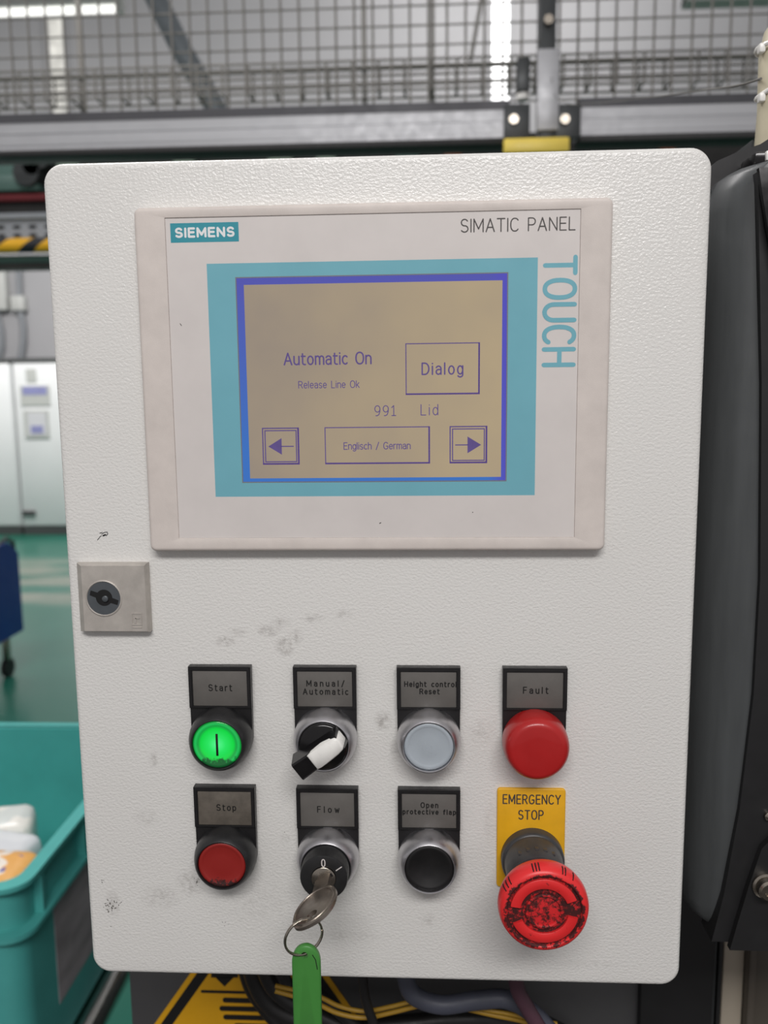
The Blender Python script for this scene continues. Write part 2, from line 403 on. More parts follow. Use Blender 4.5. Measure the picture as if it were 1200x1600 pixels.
def fin(b, name, m, parent=None, origin=None, label=None, cat=None, group=None, kind=None, ang=35, smooth=True):
    bm = b.bm
    bmesh.ops.recalc_face_normals(bm, faces=bm.faces)
    o0 = ORG[parent] if parent is not None else Vector(origin or (0, 0, 0))
    for v in bm.verts: v.co = (v.co - o0) / 1000
    me = bpy.data.meshes.new(name); bm.to_mesh(me); bm.free()
    me.materials.append(MT[m] if isinstance(m, str) else m)
    if smooth:
        me.shade_smooth(); me.set_sharp_from_angle(angle=radians(ang))
    o = bpy.data.objects.new(name, me); COL.objects.link(o); ORG[o] = o0
    if parent is not None: o.parent = parent
    else: o.location = W(*o0)
    tag(o, label, cat, group, kind); return o

# ------------------------------------------------------------------ single-stroke lettering
def arc(cx, cy, rx, ry, a0, a1, n=12, p=2.0):
    out = []
    for k in range(n + 1):
        t = radians(a0 + (a1 - a0) * k / n); c, s_ = cos(t), sin(t)
        out.append((cx + rx * math.copysign(abs(c) ** (2 / p), c), cy + ry * math.copysign(abs(s_) ** (2 / p), s_)))
    return out
X = 0.72
G = {
 ' ': (0.34, []), 'I': (0.0, [[(0, 0), (0, 1)]]), '/': (0.4, [[(0, -.08), (.4, 1.04)]]),
 'S': (.56, [arc(.28, .745, .26, .255, 28, 270) + arc(.28, .25, .28, .25, 90, -150)]),
 'M': (.74, [[(0, 0), (0, 1), (.37, .22), (.74, 1), (.74, 0)]]),
 'A': (.66, [[(0, 0), (.33, 1), (.66, 0)], [(.11, .33), (.55, .33)]]),
 'T': (.60, [[(0, 1), (.6, 1)], [(.3, 1), (.3, 0)]]),
 'C': (.60, [arc(.33, .5, .33, .5, 42, 318, 20, 2.3)]),
 'G': (.64, [arc(.33, .5, .33, .5, 42, 322, 20, 2.3) + [(.62, .2), (.62, .44), (.38, .44)]]),
 'P': (.55, [[(0, 0), (0, 1), (.29, 1)] + arc(.29, .73, .26, .27, 90, -90) + [(0, .46)]]),
 'R': (.58, [[(0, 0), (0, 1), (.29, 1)] + arc(.29, .74, .26, .26, 90, -90) + [(0, .48)], [(.3, .48), (.58, 0)]]),
 'N': (.60, [[(0, 0), (0, 1), (.6, 0), (.6, 1)]]),
 'E': (.50, [[(.5, 1), (0, 1), (0, 0), (.5, 0)], [(0, .53), (.45, .53)]]),
 'F': (.48, [[(.48, 1), (0, 1), (0, 0)], [(0, .52), (.42, .52)]]),
 'L': (.46, [[(0, 1), (0, 0), (.46, 0)]]),
 'O': (.66, [arc(.33, .5, .33, .5, 0, 360, 28, 2.3)]), '0': (.5, [arc(.25, .5, .25, .5, 0, 360, 24, 2.3)]),
 'U': (.60, [[(0, 1), (0, .3)] + arc(.3, .3, .3, .3, 180, 360) + [(.6, 1)]]),
 'H': (.60, [[(0, 0), (0, 1)], [(.6, 0), (.6, 1)], [(0, .52), (.6, .52)]]),
 'Y': (.62, [[(0, 1), (.31, .48), (.62, 1)], [(.31, .48), (.31, 0)]]),
 'D': (.60, [[(0, 0), (0, 1), (.24, 1)] + arc(.24, .5, .36, .5, 90, -90) + [(0, 0)]]),
 '9': (.52, [arc(.26, .68, .26, .32, 0, 360, 20), [(.52, .68), (.5, .38), (.4, .1), (.24, 0), (.1, 0)]]),
 '1': (.40, [[(.02, .8), (.22, 1), (.22, 0)], [(.02, 0), (.42, 0)]]),
 'a': (.44, [arc(.21, .5, .22, .22, 155, 0) + [(.43, 0)], [(.43, .42), (.22, .42)] + arc(.2, .21, .2, .21, 90, 290) + [(.43, .14)]]),
 't': (.34, [[(.1, .94), (.1, .17)] + arc(.27, .17, .17, .17, 180, 270) + [(.34, 0)], [(0, X), (.33, X)]]),
 'r': (.28, [[(0, 0), (0, X)], [(0, .42)] + arc(.23, .42, .23, .3, 180, 72)]),
 'n': (.44, [[(0, 0), (0, X)], arc(.22, .48, .22, .24, 180, 0) + [(.44, 0)]]),
 'm': (.72, [[(0, 0), (0, X)], arc(.18, .5, .18, .22, 180, 0) + [(.36, 0)], arc(.54, .5, .18, .22, 180, 0) + [(.72, 0)]]),
 'u': (.44, [[(0, X), (0, .24)] + arc(.22, .24, .22, .24, 180, 360) + [(.44, X)], [(.44, .3), (.44, 0)]]),
 'o': (.48, [arc(.24, .36, .24, .36, 0, 360, 20)]),
 'e': (.46, [[(.01, .37), (.46, .37)] + arc(.235, .36, .23, .36, 3, 318, 18)]),
 'c': (.42, [arc(.24, .36, .24, .36, 48, 312, 16)]),
 'i': (.02, [[(0, 0), (0, X)], [(0, .94), (0, .97)]]),
 'l': (.04, [[(0, 1), (0, 0)]]),
 'g': (.45, [arc(.225, .36, .225, .36, 0, 360, 20), [(.45, X), (.45, -.06)] + arc(.225, -.06, .225, .2, 0, -150)]),
 'h': (.44, [[(0, 0), (0, 1)], arc(.22, .48, .22, .24, 180, 0) + [(.44, 0)]]),
 'k': (.42, [[(0, 0), (0, 1)], [(0, .26), (.39, X)], [(.13, .41), (.42, 0)]]),
 'd': (.46, [arc(.23, .36, .23, .36, 0, 360, 20), [(.46, 0), (.46, 1)]]),
 'p': (.46, [arc(.23, .36, .23, .36, 0, 360, 20), [(0, X), (0, -.27)]]),
 'f': (.33, [[(.1, 0), (.1, .78)] + arc(.27, .8, .17, .2, 180, 80), [(0, X), (.31, X)]]),
 'v': (.44, [[(0, X), (.22, 0), (.44, X)]]), 'w': (.66, [[(0, X), (.17, 0), (.33, .6), (.49, 0), (.66, X)]]),
 's': (.40, [arc(.2, .535, .19, .185, 25, 270) + arc(.2, .175, .2, .175, 90, -150)]),
}
def text(b, s_, x, z, h, w, y, width=None, align='C', gap=0.26, cw=1.0, rot=0):
    adv = [G[c][0] * cw for c in s_]
    if width:
        gap = (width / h - sum(adv)) / max(len(s_) - 1, 1)
    tot = (sum(adv) + gap * (len(s_) - 1)) * h
    x0 = {'C': -tot / 2, 'L': 0, 'R': -tot}[align]
    cr, sr = cos(radians(rot)), sin(radians(rot))
    for c, a in zip(s_, adv):
        f = lambda p, q=x0: (x + (q + p[0] * cw * h) * cr - p[1] * h * sr, z + (q + p[0] * cw * h) * sr + p[1] * h * cr)
        b.strokes(G[c][1], w, y, f)
        x0 += (a + gap) * h
    return b

# ================================================================== THE SETTING
b = B(); b.box(-14000, 16000, -3500, 10100, FLOOR - 60, FLOOR)
fin(b, 'floor', 'floor', origin=(0, 0, FLOOR), kind='structure', label='green coated hall floor with pale worn patches')
b = B(); b.box(-14000, 16000, 10000, 10120, FLOOR, 6200)
fin(b, 'wall_back', 'wall', origin=(0, 10000, FLOOR), kind='structure', label='pale grey wall at the far end of the hall')
def window(name, x0, x1, z0, z1, m, lab):
    r = empty(name, ((x0 + x1) / 2, 9990, z0), lab, None, None, 'structure')
    b = B(); b.frame((x0 - 50, x1 + 50, z0 - 50, z1 + 50), (x0, x1, z0, z1), 9960, 9999); fin(b, 'window_frame', 'wall', r)
    b = B(); b.box(x0, x1, 9975, 9985, z0, z1); fin(b, 'pane', m, r)
window('window_1', 812, 1004, 1500, 5600, 'daylight', 'tall narrow white glowing window strip in the far wall')
window('window_2', -4400, -4230, 1500, 4440, 'daylight_dim', 'tall narrow milky window strip at far left')

# ------------------------------------------------------------------ far cabinets
def cabinet(x0, x1, lab, extras):
    Yc = 8400; z1 = at(40, 566, Yc).z; zb = at(40, 822, Yc).z
    r = empty('control_cabinet', ((x0 + x1) / 2, Yc, FLOOR), lab, 'cabinet', 'white cabinets along the far wall')
    b = B(); b.box(x0, x1, Yc + 20, Yc + 600, zb, z1); fin(b, 'body', 'cabinet', r)
    b = B(); b.box(x0 + 10, x1 - 10, Yc, Yc + 19, zb + 10, z1 - 10, 6); d = fin(b, 'door', 'cabinet', r)
    b = B(); b.box(x0, x1, Yc + 10, Yc + 600, FLOOR, zb); fin(b, 'plinth', 'plinth', r)
    b = B(); b.box(x0, x1, Yc - 10, Yc + 600, z1, z1 + 45, 5); fin(b, 'top_trim', 'plinth', r)
    for kk, (nm, (px0, px1, py0, py1), m) in enumerate(extras):
        a, c = at(px0, py1, Yc - 6), at(px1, py0, Yc - 6)
        b = B(); b.box(a.x, c.x, Yc - 8 - 3 * kk, Yc, a.z, c.z); q = fin(b, nm, m, d)
seam = at(26, 700, 8400).x
cabinet(seam + 12, seam + 1400, 'white control cabinet with taped notices on its door by the far wall', [
    ('door_handle', (41, 56, 576, 597), 'grey_box'), ('notice', (33, 77, 602, 634), 'grey_box'),
    ('notice_print', (36, 73, 604, 617), 'blue_print'), ('notice', (40, 75, 641, 684), 'grey_box'), ('notice_print', (46, 72, 645, 680), 'sign'),
    ('notice_print', (50, 68, 665, 677), 'blue_print'), ('name_plate', (36, 55, 798, 806), 'plinth')])
cabinet(seam - 1400, seam - 12, 'plain white control cabinet at left edge beside the noticed one', [])
# wall fittings above the cabinets
Yw = 9960
def wall_box(px0, px1, py0, py1, lab):
    a, c = at(px0, py1, Yw), at(px1, py0, Yw)
    b = B(); b.box(a.x, c.x, Yw - 90, 10000, a.z, c.z, 10)
    return fin(b, 'junction_box', 'grey_box', origin=((a.x + c.x) / 2, 10000, a.z), label=lab, cat='junction box')
wall_box(22, 41, 463, 486, 'small pale junction box on a grey conduit on the far wall')
wall_box(-40, 11, 412, 486, 'larger pale junction box at the left edge on the far wall')
def conduit(pts, r, lab):
    P = [at(x, y, Yw - 20) for x, y in pts]
    b = B(); b.tube(P, r, 10); return fin(b, 'wall_conduit', 'grey_conduit', origin=P[0], label=lab, cat='conduit')
conduit([(28, 405), (29, 430), (30, 463)], 40, 'grey conduit running up from small junction box')
conduit([(32, 487), (36, 510), (36, 535), (31, 566)], 40, 'grey conduit bending down from small junction box')
conduit([(-6, 487), (1, 515), (2, 540), (-4, 566)], 42, 'grey conduit dropping from larger junction box at left edge')

# ------------------------------------------------------------------ lamps hung in the hall
def lamp(x0, x1, z0, z1, Y, lab, drop=0):
    r = empty('ceiling_lamp', ((x0 + x1) / 2, Y, z0), lab, 'ceiling lamp', 'hanging tube lamps')
    b = B(); b.box(x0, x1, Y - 60, Y + 60, z0 + (0 if drop else 55), z0 + 40 if drop else z1 + 30, 8); fin(b, 'lamp_body', 'grey_box', r)
    b = B(); b.tube([(x0 + 30, Y - 20, z0 + 30 + drop), (x1 - 30, Y - 20, z0 + 30 + drop)], 26, 12); fin(b, 'lamp_tube', 'tube_lamp', r)
    b = B(); b.box(x0, x0 + 30, Y - 50, Y + 50, z0 + 1, z0 + 56 + drop, 6); fin(b, 'end_cap', 'grey_box', r)
    b = B(); b.box(x1 - 30, x1, Y - 50, Y + 50, z0 + 1, z0 + 56 + drop, 6); fin(b, 'end_cap', 'grey_box', r)
    for x in (x0 + 250, x1 - 250):
        b = B(); b.tube([(x, Y, z1 - 60 if drop else z1), (x, Y, 6000)], 5, 6); fin(b, 'suspension_rod', 'wire', r)
a, c = at(-120, 27, 6000), at(192, 5, 6000)
lamp(a.x, c.x, c.z - 75, c.z + 10, 6000, 'lit tube lamp hanging at the upper left behind the mesh')
a = at(1068, 9, 5000)
lamp(a.x, a.x + 1500, a.z, a.z + 120, 5000, 'white trough lamp hanging at the upper right corner behind the mesh', 60)

# ------------------------------------------------------------------ diagonal pipe
P = [at(225, -40, 5000), at(285, 80, 5000), at(335, 165, 5000), at(385, 255, 5000)]
P = [P[0] + (P[0] - P[1]) * 2.0] + P + [P[-1] + (P[-1] - P[-2]) * 1.0]
b = B(); b.tube(P, 66, 20); o = fin(b, 'brace_pipe', 'pipe', origin=P[-1], label='thick grey pipe slanting across the upper left behind the mesh', cat='pipe')

# ------------------------------------------------------------------ overhead conveyor behind the fence
Yo = 3500
r = empty('overhead_conveyor', (-300, Yo, FLOOR), 'dark overhead conveyor machine with striped rail behind the white enclosure', 'conveyor')
def zz(py): return at(30, py, Yo).z
b = B(); b.box(-2700, 3600, Yo + 60, Yo + 500, zz(335), zz(300), 4); fin(b, 'lower_beam', 'dark_mach', r)
b = B(); b.box(-2700, 3600, Yo + 30, Yo + 60, zz(311), zz(300), 3); fin(b, 'red_rail', 'red_bar', r)
b = B(); b.box(-2700, 3600, Yo + 120, Yo + 600, zz(300), zz(215), 4); fin(b, 'machine_body', 'dark_mach', r)
b = B(); b.box(-2700, at(56, 280, Yo).x, Yo + 20, Yo + 110, zz(296), zz(270), 8)
b.prism([(-2700, zz(272)), (at(30, 272, Yo).x, zz(272)), (at(16, 250, Yo).x, zz(250)), (-2700, zz(250))], Yo + 30, Yo + 110)
fin(b, 'side_plate', 'green_mach', r)
for px, py, rad in ((46, 272, 60), (68, 250, 45), (55, 262, 40)):
    p = at(px, py, Yo + 30); b = B(); b.tube([(p.x, Yo - 10, p.z), (p.x, Yo + 115, p.z)], rad, 16); fin(b, 'motor', 'graphite', r)
b = B(); z0, z1 = zz(376), zz(343); b.box(-2700, 3600, Yo, Yo + 40, z0, z1, 3); tr = fin(b, 'perforated_tray', 'light_tray', r)
b = B(); b.box(-2700, 3600, Yo - 20, Yo + 50, z1, zz(334), 4); fin(b, 'tray_lip', 'light_tray', tr)
for k in range(-3, 3):
    cx = at(26, 352, Yo).x + k * 74
    for z in (zz(355), zz(368)):
        b = B(); b.prism(rrect(cx - 18, cx + 18, z - 9, z + 9, 8, 4), Yo - 1.5, Yo + 1); fin(b, 'tray_slot', 'graphite', tr)
zc = (zz(376) + zz(399)) / 2
b = B(); b.tube([(-2700, Yo - 60, zc), (3600, Yo - 60, zc)], abs(zz(376) - zz(399)) / 2, 20); fin(b, 'hazard_rail', 'stripe', r)
b = B(); b.box(-2700, 3600, Yo - 20, Yo + 60, zz(412), zz(400), 4); fin(b, 'lower_rail', 'green_mach', r)
b = B(); b.box(-2700, 3600, Yo - 20, Yo + 60, zz(421), zz(412), 3); fin(b, 'lower_rail', 'dark_mach', r)
for px0, px1, m in ((85, 118, 'pale_green'), (270, 302, 'pale_green'), (418, 456, 'pale_green'), (494, 524, 'pale_green'), (618, 656, 'green_mach'), (694, 722, 'orange_brown'), (1032, 1056, 'orange_brown')):
    a, c = at(px0, 262, Yo + 70), at(px1, 226, Yo + 70)
    b = B(); b.box(a.x, c.x, Yo + 70, Yo + 119, a.z, c.z, 8); fin(b, 'hanger_bracket', m, r)
for x in (-1000, 500):
    b = B(); b.box(x - 50, x + 50, Yo + 250, Yo + 350, FLOOR, zz(335)); fin(b, 'leg', 'graphite', r)
    b = B(); b.box(x - 40, x + 40, Yo + 0, Yo + 300, zz(420), zz(335)); fin(b, 'hanger_arm', 'graphite', r)

# ------------------------------------------------------------------ hanging wire basket
Yb = 3000; z0, z1 = at(600, 141, Yb).z, at(600, 94, Yb).z
r = empty('wire_basket_tray', (0, Yb, z0), 'long wire basket cable tray behind the fence mesh', 'cable tray')
b = B()
for k in range(5):
    z = z1 - (z1 - z0) * k / 4; b.tube([(-2300, Yb, z), (2100, Yb, z)], 5, 6)
b.tube([(-2300, Yb + 90, z0), (2100, Yb + 90, z0)], 5, 6); b.tube([(-2300, Yb + 90, z1), (2100, Yb + 90, z1)], 5, 6)
for k in range(44):
    x = -2250 + k * 100
    b.tube([(x, Yb - 3, z1), (x, Yb - 3, z0), (x, Yb + 93, z0), (x, Yb + 93, z1)], 5, 6)
fin(b, 'basket', 'wire', r)
for px in (566, 676, 108):
    x = at(px, 60, Yb).x
    b = B(); b.box(x - 9, x + 9, Yb + 96, Yb + 114, z0 - 30, 4200); fin(b, 'hanger', 'wire', r)
p0 = at(752, 0, 3100); p1 = at(735, 95, 3100); p0 = p0 + (p0 - p1) * 3
b = B(); b.tube([p0, p1], 8, 8); fin(b, 'stay_wire', 'wire', r)

# ------------------------------------------------------------------ fence
Yf = 1750
def zf(py, px=600): return at(px, py, Yf).z
zt, zb_ = zf(164), zf(226)
fence = empty('machine_guard_fence', (318, Yf + 20, FLOOR), 'aluminium framed machine guard fence with wire mesh behind the white enclosure', 'fence')
b = B()
hh = zt - zb_
for x0, x1 in ((-1900, 230), (395, 1900)):
    prof = [(0, 0), (0, hh * .18), (1.2, hh * .18), (1.2, hh * .22), (0, hh * .22), (0, hh * .48), (1.4, hh * .48), (1.4, hh * .52), (0, hh * .52), (0, hh * .80), (8, hh * .82), (8, hh), (70, hh), (70, 0)]
    b.loft([[(x, Yf + p[0], zb_ + p[1]) for p in prof] for x in (x0, x1)])
fin(b, 'crossbeam', 'alu', fence)
b = B()
for x0, x1 in ((-1900, 230), (395, 1900)): b.box(x0, x1, Yf - 1, Yf + 72, zb_ + hh * .8, zt + 3)
fin(b, 'gasket_strip', 'alu_dark', fence)
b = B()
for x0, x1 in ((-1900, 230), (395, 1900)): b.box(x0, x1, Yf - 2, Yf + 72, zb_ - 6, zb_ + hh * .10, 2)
fin(b, 'underside_shade_strip', 'rubber', fence)  # added dark strip, shade of the beam underside put into colour
b = B()
for x in [-1900 + 45 * k for k in range(85)]:
    b.tube([(x, Yf + 34, zt - 5), (x, Yf + 34, zt + 620)], 3.0, 6)
for k in range(14):
    z = zf(155) + 45 * k
    b.tube([(-1900, Yf + 39, z), (1900, Yf + 39, z)], 2.4, 6)
fin(b, 'wire_mesh_panel', 'wire', fence)
a, c = at(845, 100, Yf - 10), at(866, 100, Yf - 10)
b = B(); b.box(a.x, c.x + 4, Yf - 10, Yf + 70, FLOOR, zt + 620, 3); post = fin(b, 'post', 'graphite', fence)
b = B(); b.box(a.x - 8, c.x + 12, Yf - 16, Yf - 8, zf(213), zf(88), 2); fin(b, 'cover_strip', 'alu', post)
for px0, px1 in ((788, 829), (868, 909)):
    a, c = at(px0, 215, Yf - 20), at(px1, 160, Yf - 20)
    b = B(); b.box(a.x, c.x, Yf - 14, Yf + 2, a.z, c.z, 2); q = fin(b, 'joint_bracket', 'graphite', fence)
    m = at((px0 + px1) / 2 - 6, 187, Yf - 20)
    b = B(); b.tube([(m.x, Yf - 26, m.z), (m.x, Yf - 12, m.z)], 11, 12); fin(b, 'bolt', 'steel', q)
m = at(857, 31, Yf - 20); b = B(); b.tube([(m.x, Yf - 26, m.z), (m.x, Yf - 8, m.z)], 11, 12); fin(b, 'bolt', 'steel', post)
a, c = at(787, 240, Yf - 30), at(890, 214, Yf - 30)
b = B(); b.box(a.x, c.x, Yf - 35, Yf - 15, a.z, c.z, 5); fin(b, 'yellow_plate', 'lemon', fence, label='yellow plate below the post joint')
# sensor standing on the crossbeam
a, c = at(808, 158, Yf - 10), at(829, 88, Yf - 10)
r = empty('beam_sensor', ((a.x + c.x) / 2, Yf + 20, zt + 3), 'dark box sensor with white foot on fence crossbeam beside post', 'sensor')
zl = at(818, 143, Yf).z
b = B(); b.box(a.x, c.x, Yf - 8, Yf + 28, zl, c.z, 3); fin(b, 'sensor_body', 'graphite', r)
b = B(); cx = (a.x + c.x) / 2
b.loft([[(cx + rr * cos(2 * pi * k / 20), Yf + 10 + rr * sin(2 * pi * k / 20), z) for k in range(20)] for rr, z in ((10, zt + 3), (15, zt + 6), (15, zl - 3), (11, zl))])
fin(b, 'lens', 'white_plastic', r)

# ------------------------------------------------------------------ blue cart
Yk = 3900                                            # rear face of the cart; its side runs towards the viewer
cr = at(37, 984, Yk); xr, zl = cr.x, cr.z
zt2 = at(31, 846, Yk).z
r = empty('blue_cart', (xr - 250, Yk - 350, FLOOR), 'deep blue cart on castors at the left edge', 'cart')
b = B(); b.loft([[(x, Yk - 700, zl), (x, Yk, zl), (x, Yk, zt2 - 60), (x, Yk - 90, zt2 + 10), (x, Yk - 700, zt2 + 10)] for x in (xr - 500, xr)])
fin(b, 'body', 'bluecart', r)
b = B(); b.tube([(xr - 30, Yk - 160, zt2), (xr - 30, Yk - 60, zt2 + 26), (xr - 30, Yk + 10, zt2 - 4), (xr - 30, Yk + 16, zt2 - 90)], 11, 10); fin(b, 'push_handle', 'graphite', r)
for x, y in ((xr - 45, Yk - 110), (xr - 45, Yk - 620), (xr - 450, Yk - 110), (xr - 450, Yk - 620)):
    b = B(); b.box(x - 16, x + 16, y - 16, y + 16, FLOOR + 90, zl + 1, 4); cs = fin(b, 'castor_fork', 'steel', r)
    b = B(); b.tube([(x - 14, y, FLOOR + 50), (x + 14, y, FLOOR + 50)], 50, 20); fin(b, 'castor_wheel', 'rubber', cs)

# ------------------------------------------------------------------ steel rails and teal crate
yc0, yc1 = 497, 1003
zr, xr = -575.0, -449.5
xl = xr - 600; zbot = zr - 283
r = empty('teal_crate', ((xl + xr) / 2, (yc0 + yc1) / 2, zbot), 'teal plastic crate holding pouches at the lower left', 'crate')
def crate_ring(x0, x1, y0, y1, rr, z, n=6):
    return [(p[0], p[1], z) for p in rrect(x0, x1, y0, y1, rr, n)]
b = B(); i = 15
b.loft([crate_ring(xl + i, xr - i, yc0 + i, yc1 - i, 30, zbot), crate_ring(xl + i, xr - i, yc0 + i, yc1 - i, 30, zr - 2),
        crate_ring(xl + i + 5, xr - i - 5, yc0 + i + 5, yc1 - i - 5, 26, zr - 2), crate_ring(xl + i + 8, xr - i - 8, yc0 + i + 8, yc1 - i - 8, 26, zbot + 6)])
fin(b, 'body', 'crate', r)
for zA, zB in ((zr - 6, zr), (zr - 70, zr - 64)):
    b = B()
    b.loft([crate_ring(xl + i, xr - i, yc0 + i, yc1 - i, 30, zA), crate_ring(xl, xr, yc0, yc1, 34, zA), crate_ring(xl, xr, yc0, yc1, 34, zB),
            crate_ring(xl + i, xr - i, yc0 + i, yc1 - i, 30, zB)], False, False)
    fin(b, 'rim', 'crate', r)
for y in (yc0 + 60, yc0 + 190, yc0 + 310, yc1 - 60):
    b = B(); b.box(xr - i - 2, xr - 4, y - 3, y + 3, zr - 64, zr - 6); fin(b, 'rib', 'crate', r)
for x in (xr - 50, xr - 180, xr - 310):
    b = B(); b.box(x - 3, x + 3, yc0 + 4, yc0 + i + 2, zr - 64, zr - 6); fin(b, 'rib', 'crate', r)
b = B(); b.box(xr - i, xr - i + .8, 600, 840, -801, -656); fin(b, 'paper_label', 'paper', r)
# pouches
def pack(X, Y, top, w, d, rz, slope, m, lab):
    hh = top - zbot - 6.5; b = B(); rings = []
    for t, k in ((0, .86), (.03, .96), (.3, 1.0), (.8, 1.0), (.93, .99), (.97, .95), (.99, .86), (1.0, .62)):
        rings.append([(x, y, hh * t + (slope * y if t > .9 else 0)) for x, y in rrect(-w / 2 * k, w / 2 * k, -d / 2 * k, d / 2 * k, 11 * k, 5)])
    b.loft(rings)
    o = Vector((X, Y, zbot + 6.5)); mtx = Matrix.Rotation(radians(rz), 4, 'Z')
    for v in b.bm.verts: v.co = (mtx @ v.co) + o
    fin(b, 'food_pack', m, origin=o, label=lab, cat='food pack', group='packs in the teal crate', ang=60)
pack(xr - 82, 562, -588, 116, 84, -3, .22, 'pouch_orange', 'orange and white printed pack nearest the front of teal crate')
pack(xr - 112, 648, -598, 112, 60, -12, .1, 'pouch_white', 'plain white pack between orange and grey packs in crate')
pack(xr - 158, 724, -606, 116, 54, 14, .3, 'pouch_grey', 'grey white pack farthest back among packs in teal crate')
# crate stand: two polished rails and cross legs
zrail = zbot - 26
rs = empty('rail_stand', (xr - 200, 760, FLOOR), 'polished steel tube rails carrying the teal crate', 'rail stand')
m0 = at(112, 1570, 520)
for x in (xr - 52, xr - 6, xl + 60):
    b = B(); b.tube([(x, 380, zrail), (x, 1500, zrail)], 22, 24); fin(b, 'rail', 'chrome', rs)
for y in (420, 1080):
    b = B(); b.box(xl, xr + 24, y - 15, y + 15, zrail - 52, zrail - 22, 3); fin(b, 'cross_bar', 'graphite', rs)
    for x in (xl + 40, xr - 20):
        b = B(); b.box(x - 18, x + 18, y - 18, y + 18, FLOOR, zrail - 51, 3); fin(b, 'leg', 'graphite', rs)

# ------------------------------------------------------------------ machine column behind the enclosure
Yp = 172
xl_, xr_ = at(203, 1560, Yp).x, at(1113, 1500, Yp).x
r = empty('machine_column', (0, 400, FLOOR), 'charcoal machine column behind and below the white enclosure', 'machine frame')
b = B(); b.box(xl_, xr_, Yp, 1050, FLOOR, 120, 2); fin(b, 'column_body', 'column', r)  # unseen rear depth added to shade the crate's side wall
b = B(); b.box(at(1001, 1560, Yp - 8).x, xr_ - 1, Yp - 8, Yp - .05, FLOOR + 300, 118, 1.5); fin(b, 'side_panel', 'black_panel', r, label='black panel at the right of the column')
# guard frame strips right of the column
def strip(px0, px1, name, m, lab, cat, d0=0, top=150):
    x0, x1 = at(px0, 1530, Yp + d0).x, at(px1, 1530, Yp + d0).x
    b = B(); b.box(x0, x1, Yp + d0, 420, FLOOR, top, 1.5)
    return fin(b, name, m, origin=((x0 + x1) / 2, 300, FLOOR), label=lab, cat=cat)
s1 = strip(1113, 1119, 'door_profile', 'graphite', 'narrow dark grey upright profile right of the charcoal column', 'profile')
x0 = at(1120, 1530, Yp + 8).x
b = B(); b.box(x0 - 0.5, at(1129, 1530, Yp + 4).x, Yp + 5, 420, FLOOR, 150, 1); fin(b, 'profile_groove', 'rubber', s1)
strip(1129, 1162, 'door_panel', 'beige_panel', 'beige upright panel at lower right under the grey cover', 'panel', 10)
s3 = strip(1170, 1182, 'frame_profile', 'brown_prof', 'brown grey upright frame profile right of the beige panel', 'profile', 2)
b = B(); x0 = at(1182, 1530, Yp + 2).x; b.box(x0 + .2, x0 + 60, Yp + 12, 420, FLOOR, 150, 1); fin(b, 'profile_face', 'brown_prof', s3)
# warning sticker
ys = Yp - 0.4
r = empty('warning_sticker', (at(400, 1590, Yp).x, Yp - .5, at(400, 1640, Yp).z), 'yellow triangular hand crushing warning sticker on the charcoal column', 'sticker')
def P2(px, py): p = at(px, py, ys); return (p.x, p.z)
def tri(off_t, off_s, y, m, nm):
    # similar triangles around one centre line
    ap, lb, rb = Vector(P2(404, 1370)), Vector(P2(206, 1650)), Vector(P2(602, 1650))
    c = (ap + lb + rb) / 3
    T = [c + (p - c) * off_s for p in (ap, lb, rb)]
    b = B(); b.prism([tuple(p) for p in T], y, y + 0.3); return fin(b, nm, m, r)
tri(0, 1.0, ys - .1, 'warn_yellow', 'sticker_edge'); tri(0, .925, ys - .2, 'black_ink', 'black_border'); tri(0, .78, ys - .3, 'warn_yellow', 'sticker_field')
b = B(); y = ys - .45
def hbar(px0, px1, py, hpx):
    a, c = P2(px0, py), P2(px1, py); w = hpx * .4635
    b.prism(rrect(a[0], c[0], a[1] - w / 2, a[1] + w / 2, w * .48, 5), y, y + .2)
hbar(314, 388, 1548.5, 5); hbar(348, 412, 1562, 9); hbar(343, 412, 1575, 9); hbar(349, 416, 1588.5, 9); hbar(366, 420, 1602, 9)
b.prism([P2(336, 1526), P2(366, 1526), P2(351, 1541)], y, y + .2); b.prism([P2(330, 1500), P2(372, 1500), P2(372, 1527), P2(330, 1527)], y, y + .2)
fin(b, 'pictogram', 'black_ink', r)

# ------------------------------------------------------------------ cables under the enclosure
def cable(pts, rr, Y, m, lab, name='cable', smooth=6):
    P = [at(x, yy, Y if not isinstance(Y, list) else Y[k]) for k, (x, yy) in enumerate(pts)]
    Q = []
    for k in range(len(P) - 1):               # Catmull-Rom
        p0, p1, p2, p3 = P[max(k - 1, 0)], P[k], P[k + 1], P[min(k + 2, len(P) - 1)]
        for s_ in range(smooth):
            t = s_ / smooth
            Q.append(0.5 * ((2 * p1) + (p2 - p0) * t + (2 * p0 - 5 * p1 + 4 * p2 - p3) * t * t + (3 * p1 - p0 - 3 * p2 + p3) * t ** 3))
    Q.append(P[-1])
    b = B(); b.tube(Q, rr, 14)
    return fin(b, name, m, origin=P[0], label=lab, cat='cable')
cable([(388, 1480), (398, 1530), (425, 1572), (480, 1596), (560, 1604), (640, 1600), (720, 1592), (800, 1600), (860, 1650)], 6.5, 140, 'cable_black', 'thick black cable curving below enclosure over the warning sticker')
cable([(404, 1470), (418, 1526), (446, 1560), (500, 1588), (580, 1622), (700, 1640)], 5.5, 118, 'cable_black', 'black cable hanging in front of the thick curved one')
cable([(372, 1470), (385, 1528), (402, 1562), (440, 1606), (500, 1650)], 4.5, 152, 'cable_black', 'thin black cable behind the thick curved one over sticker')
cable([(424, 1480), (452, 1540), (500, 1556), (560, 1606), (610, 1640)], 4.2, 112, 'cable_black', 'black cable passing behind the green key tag')
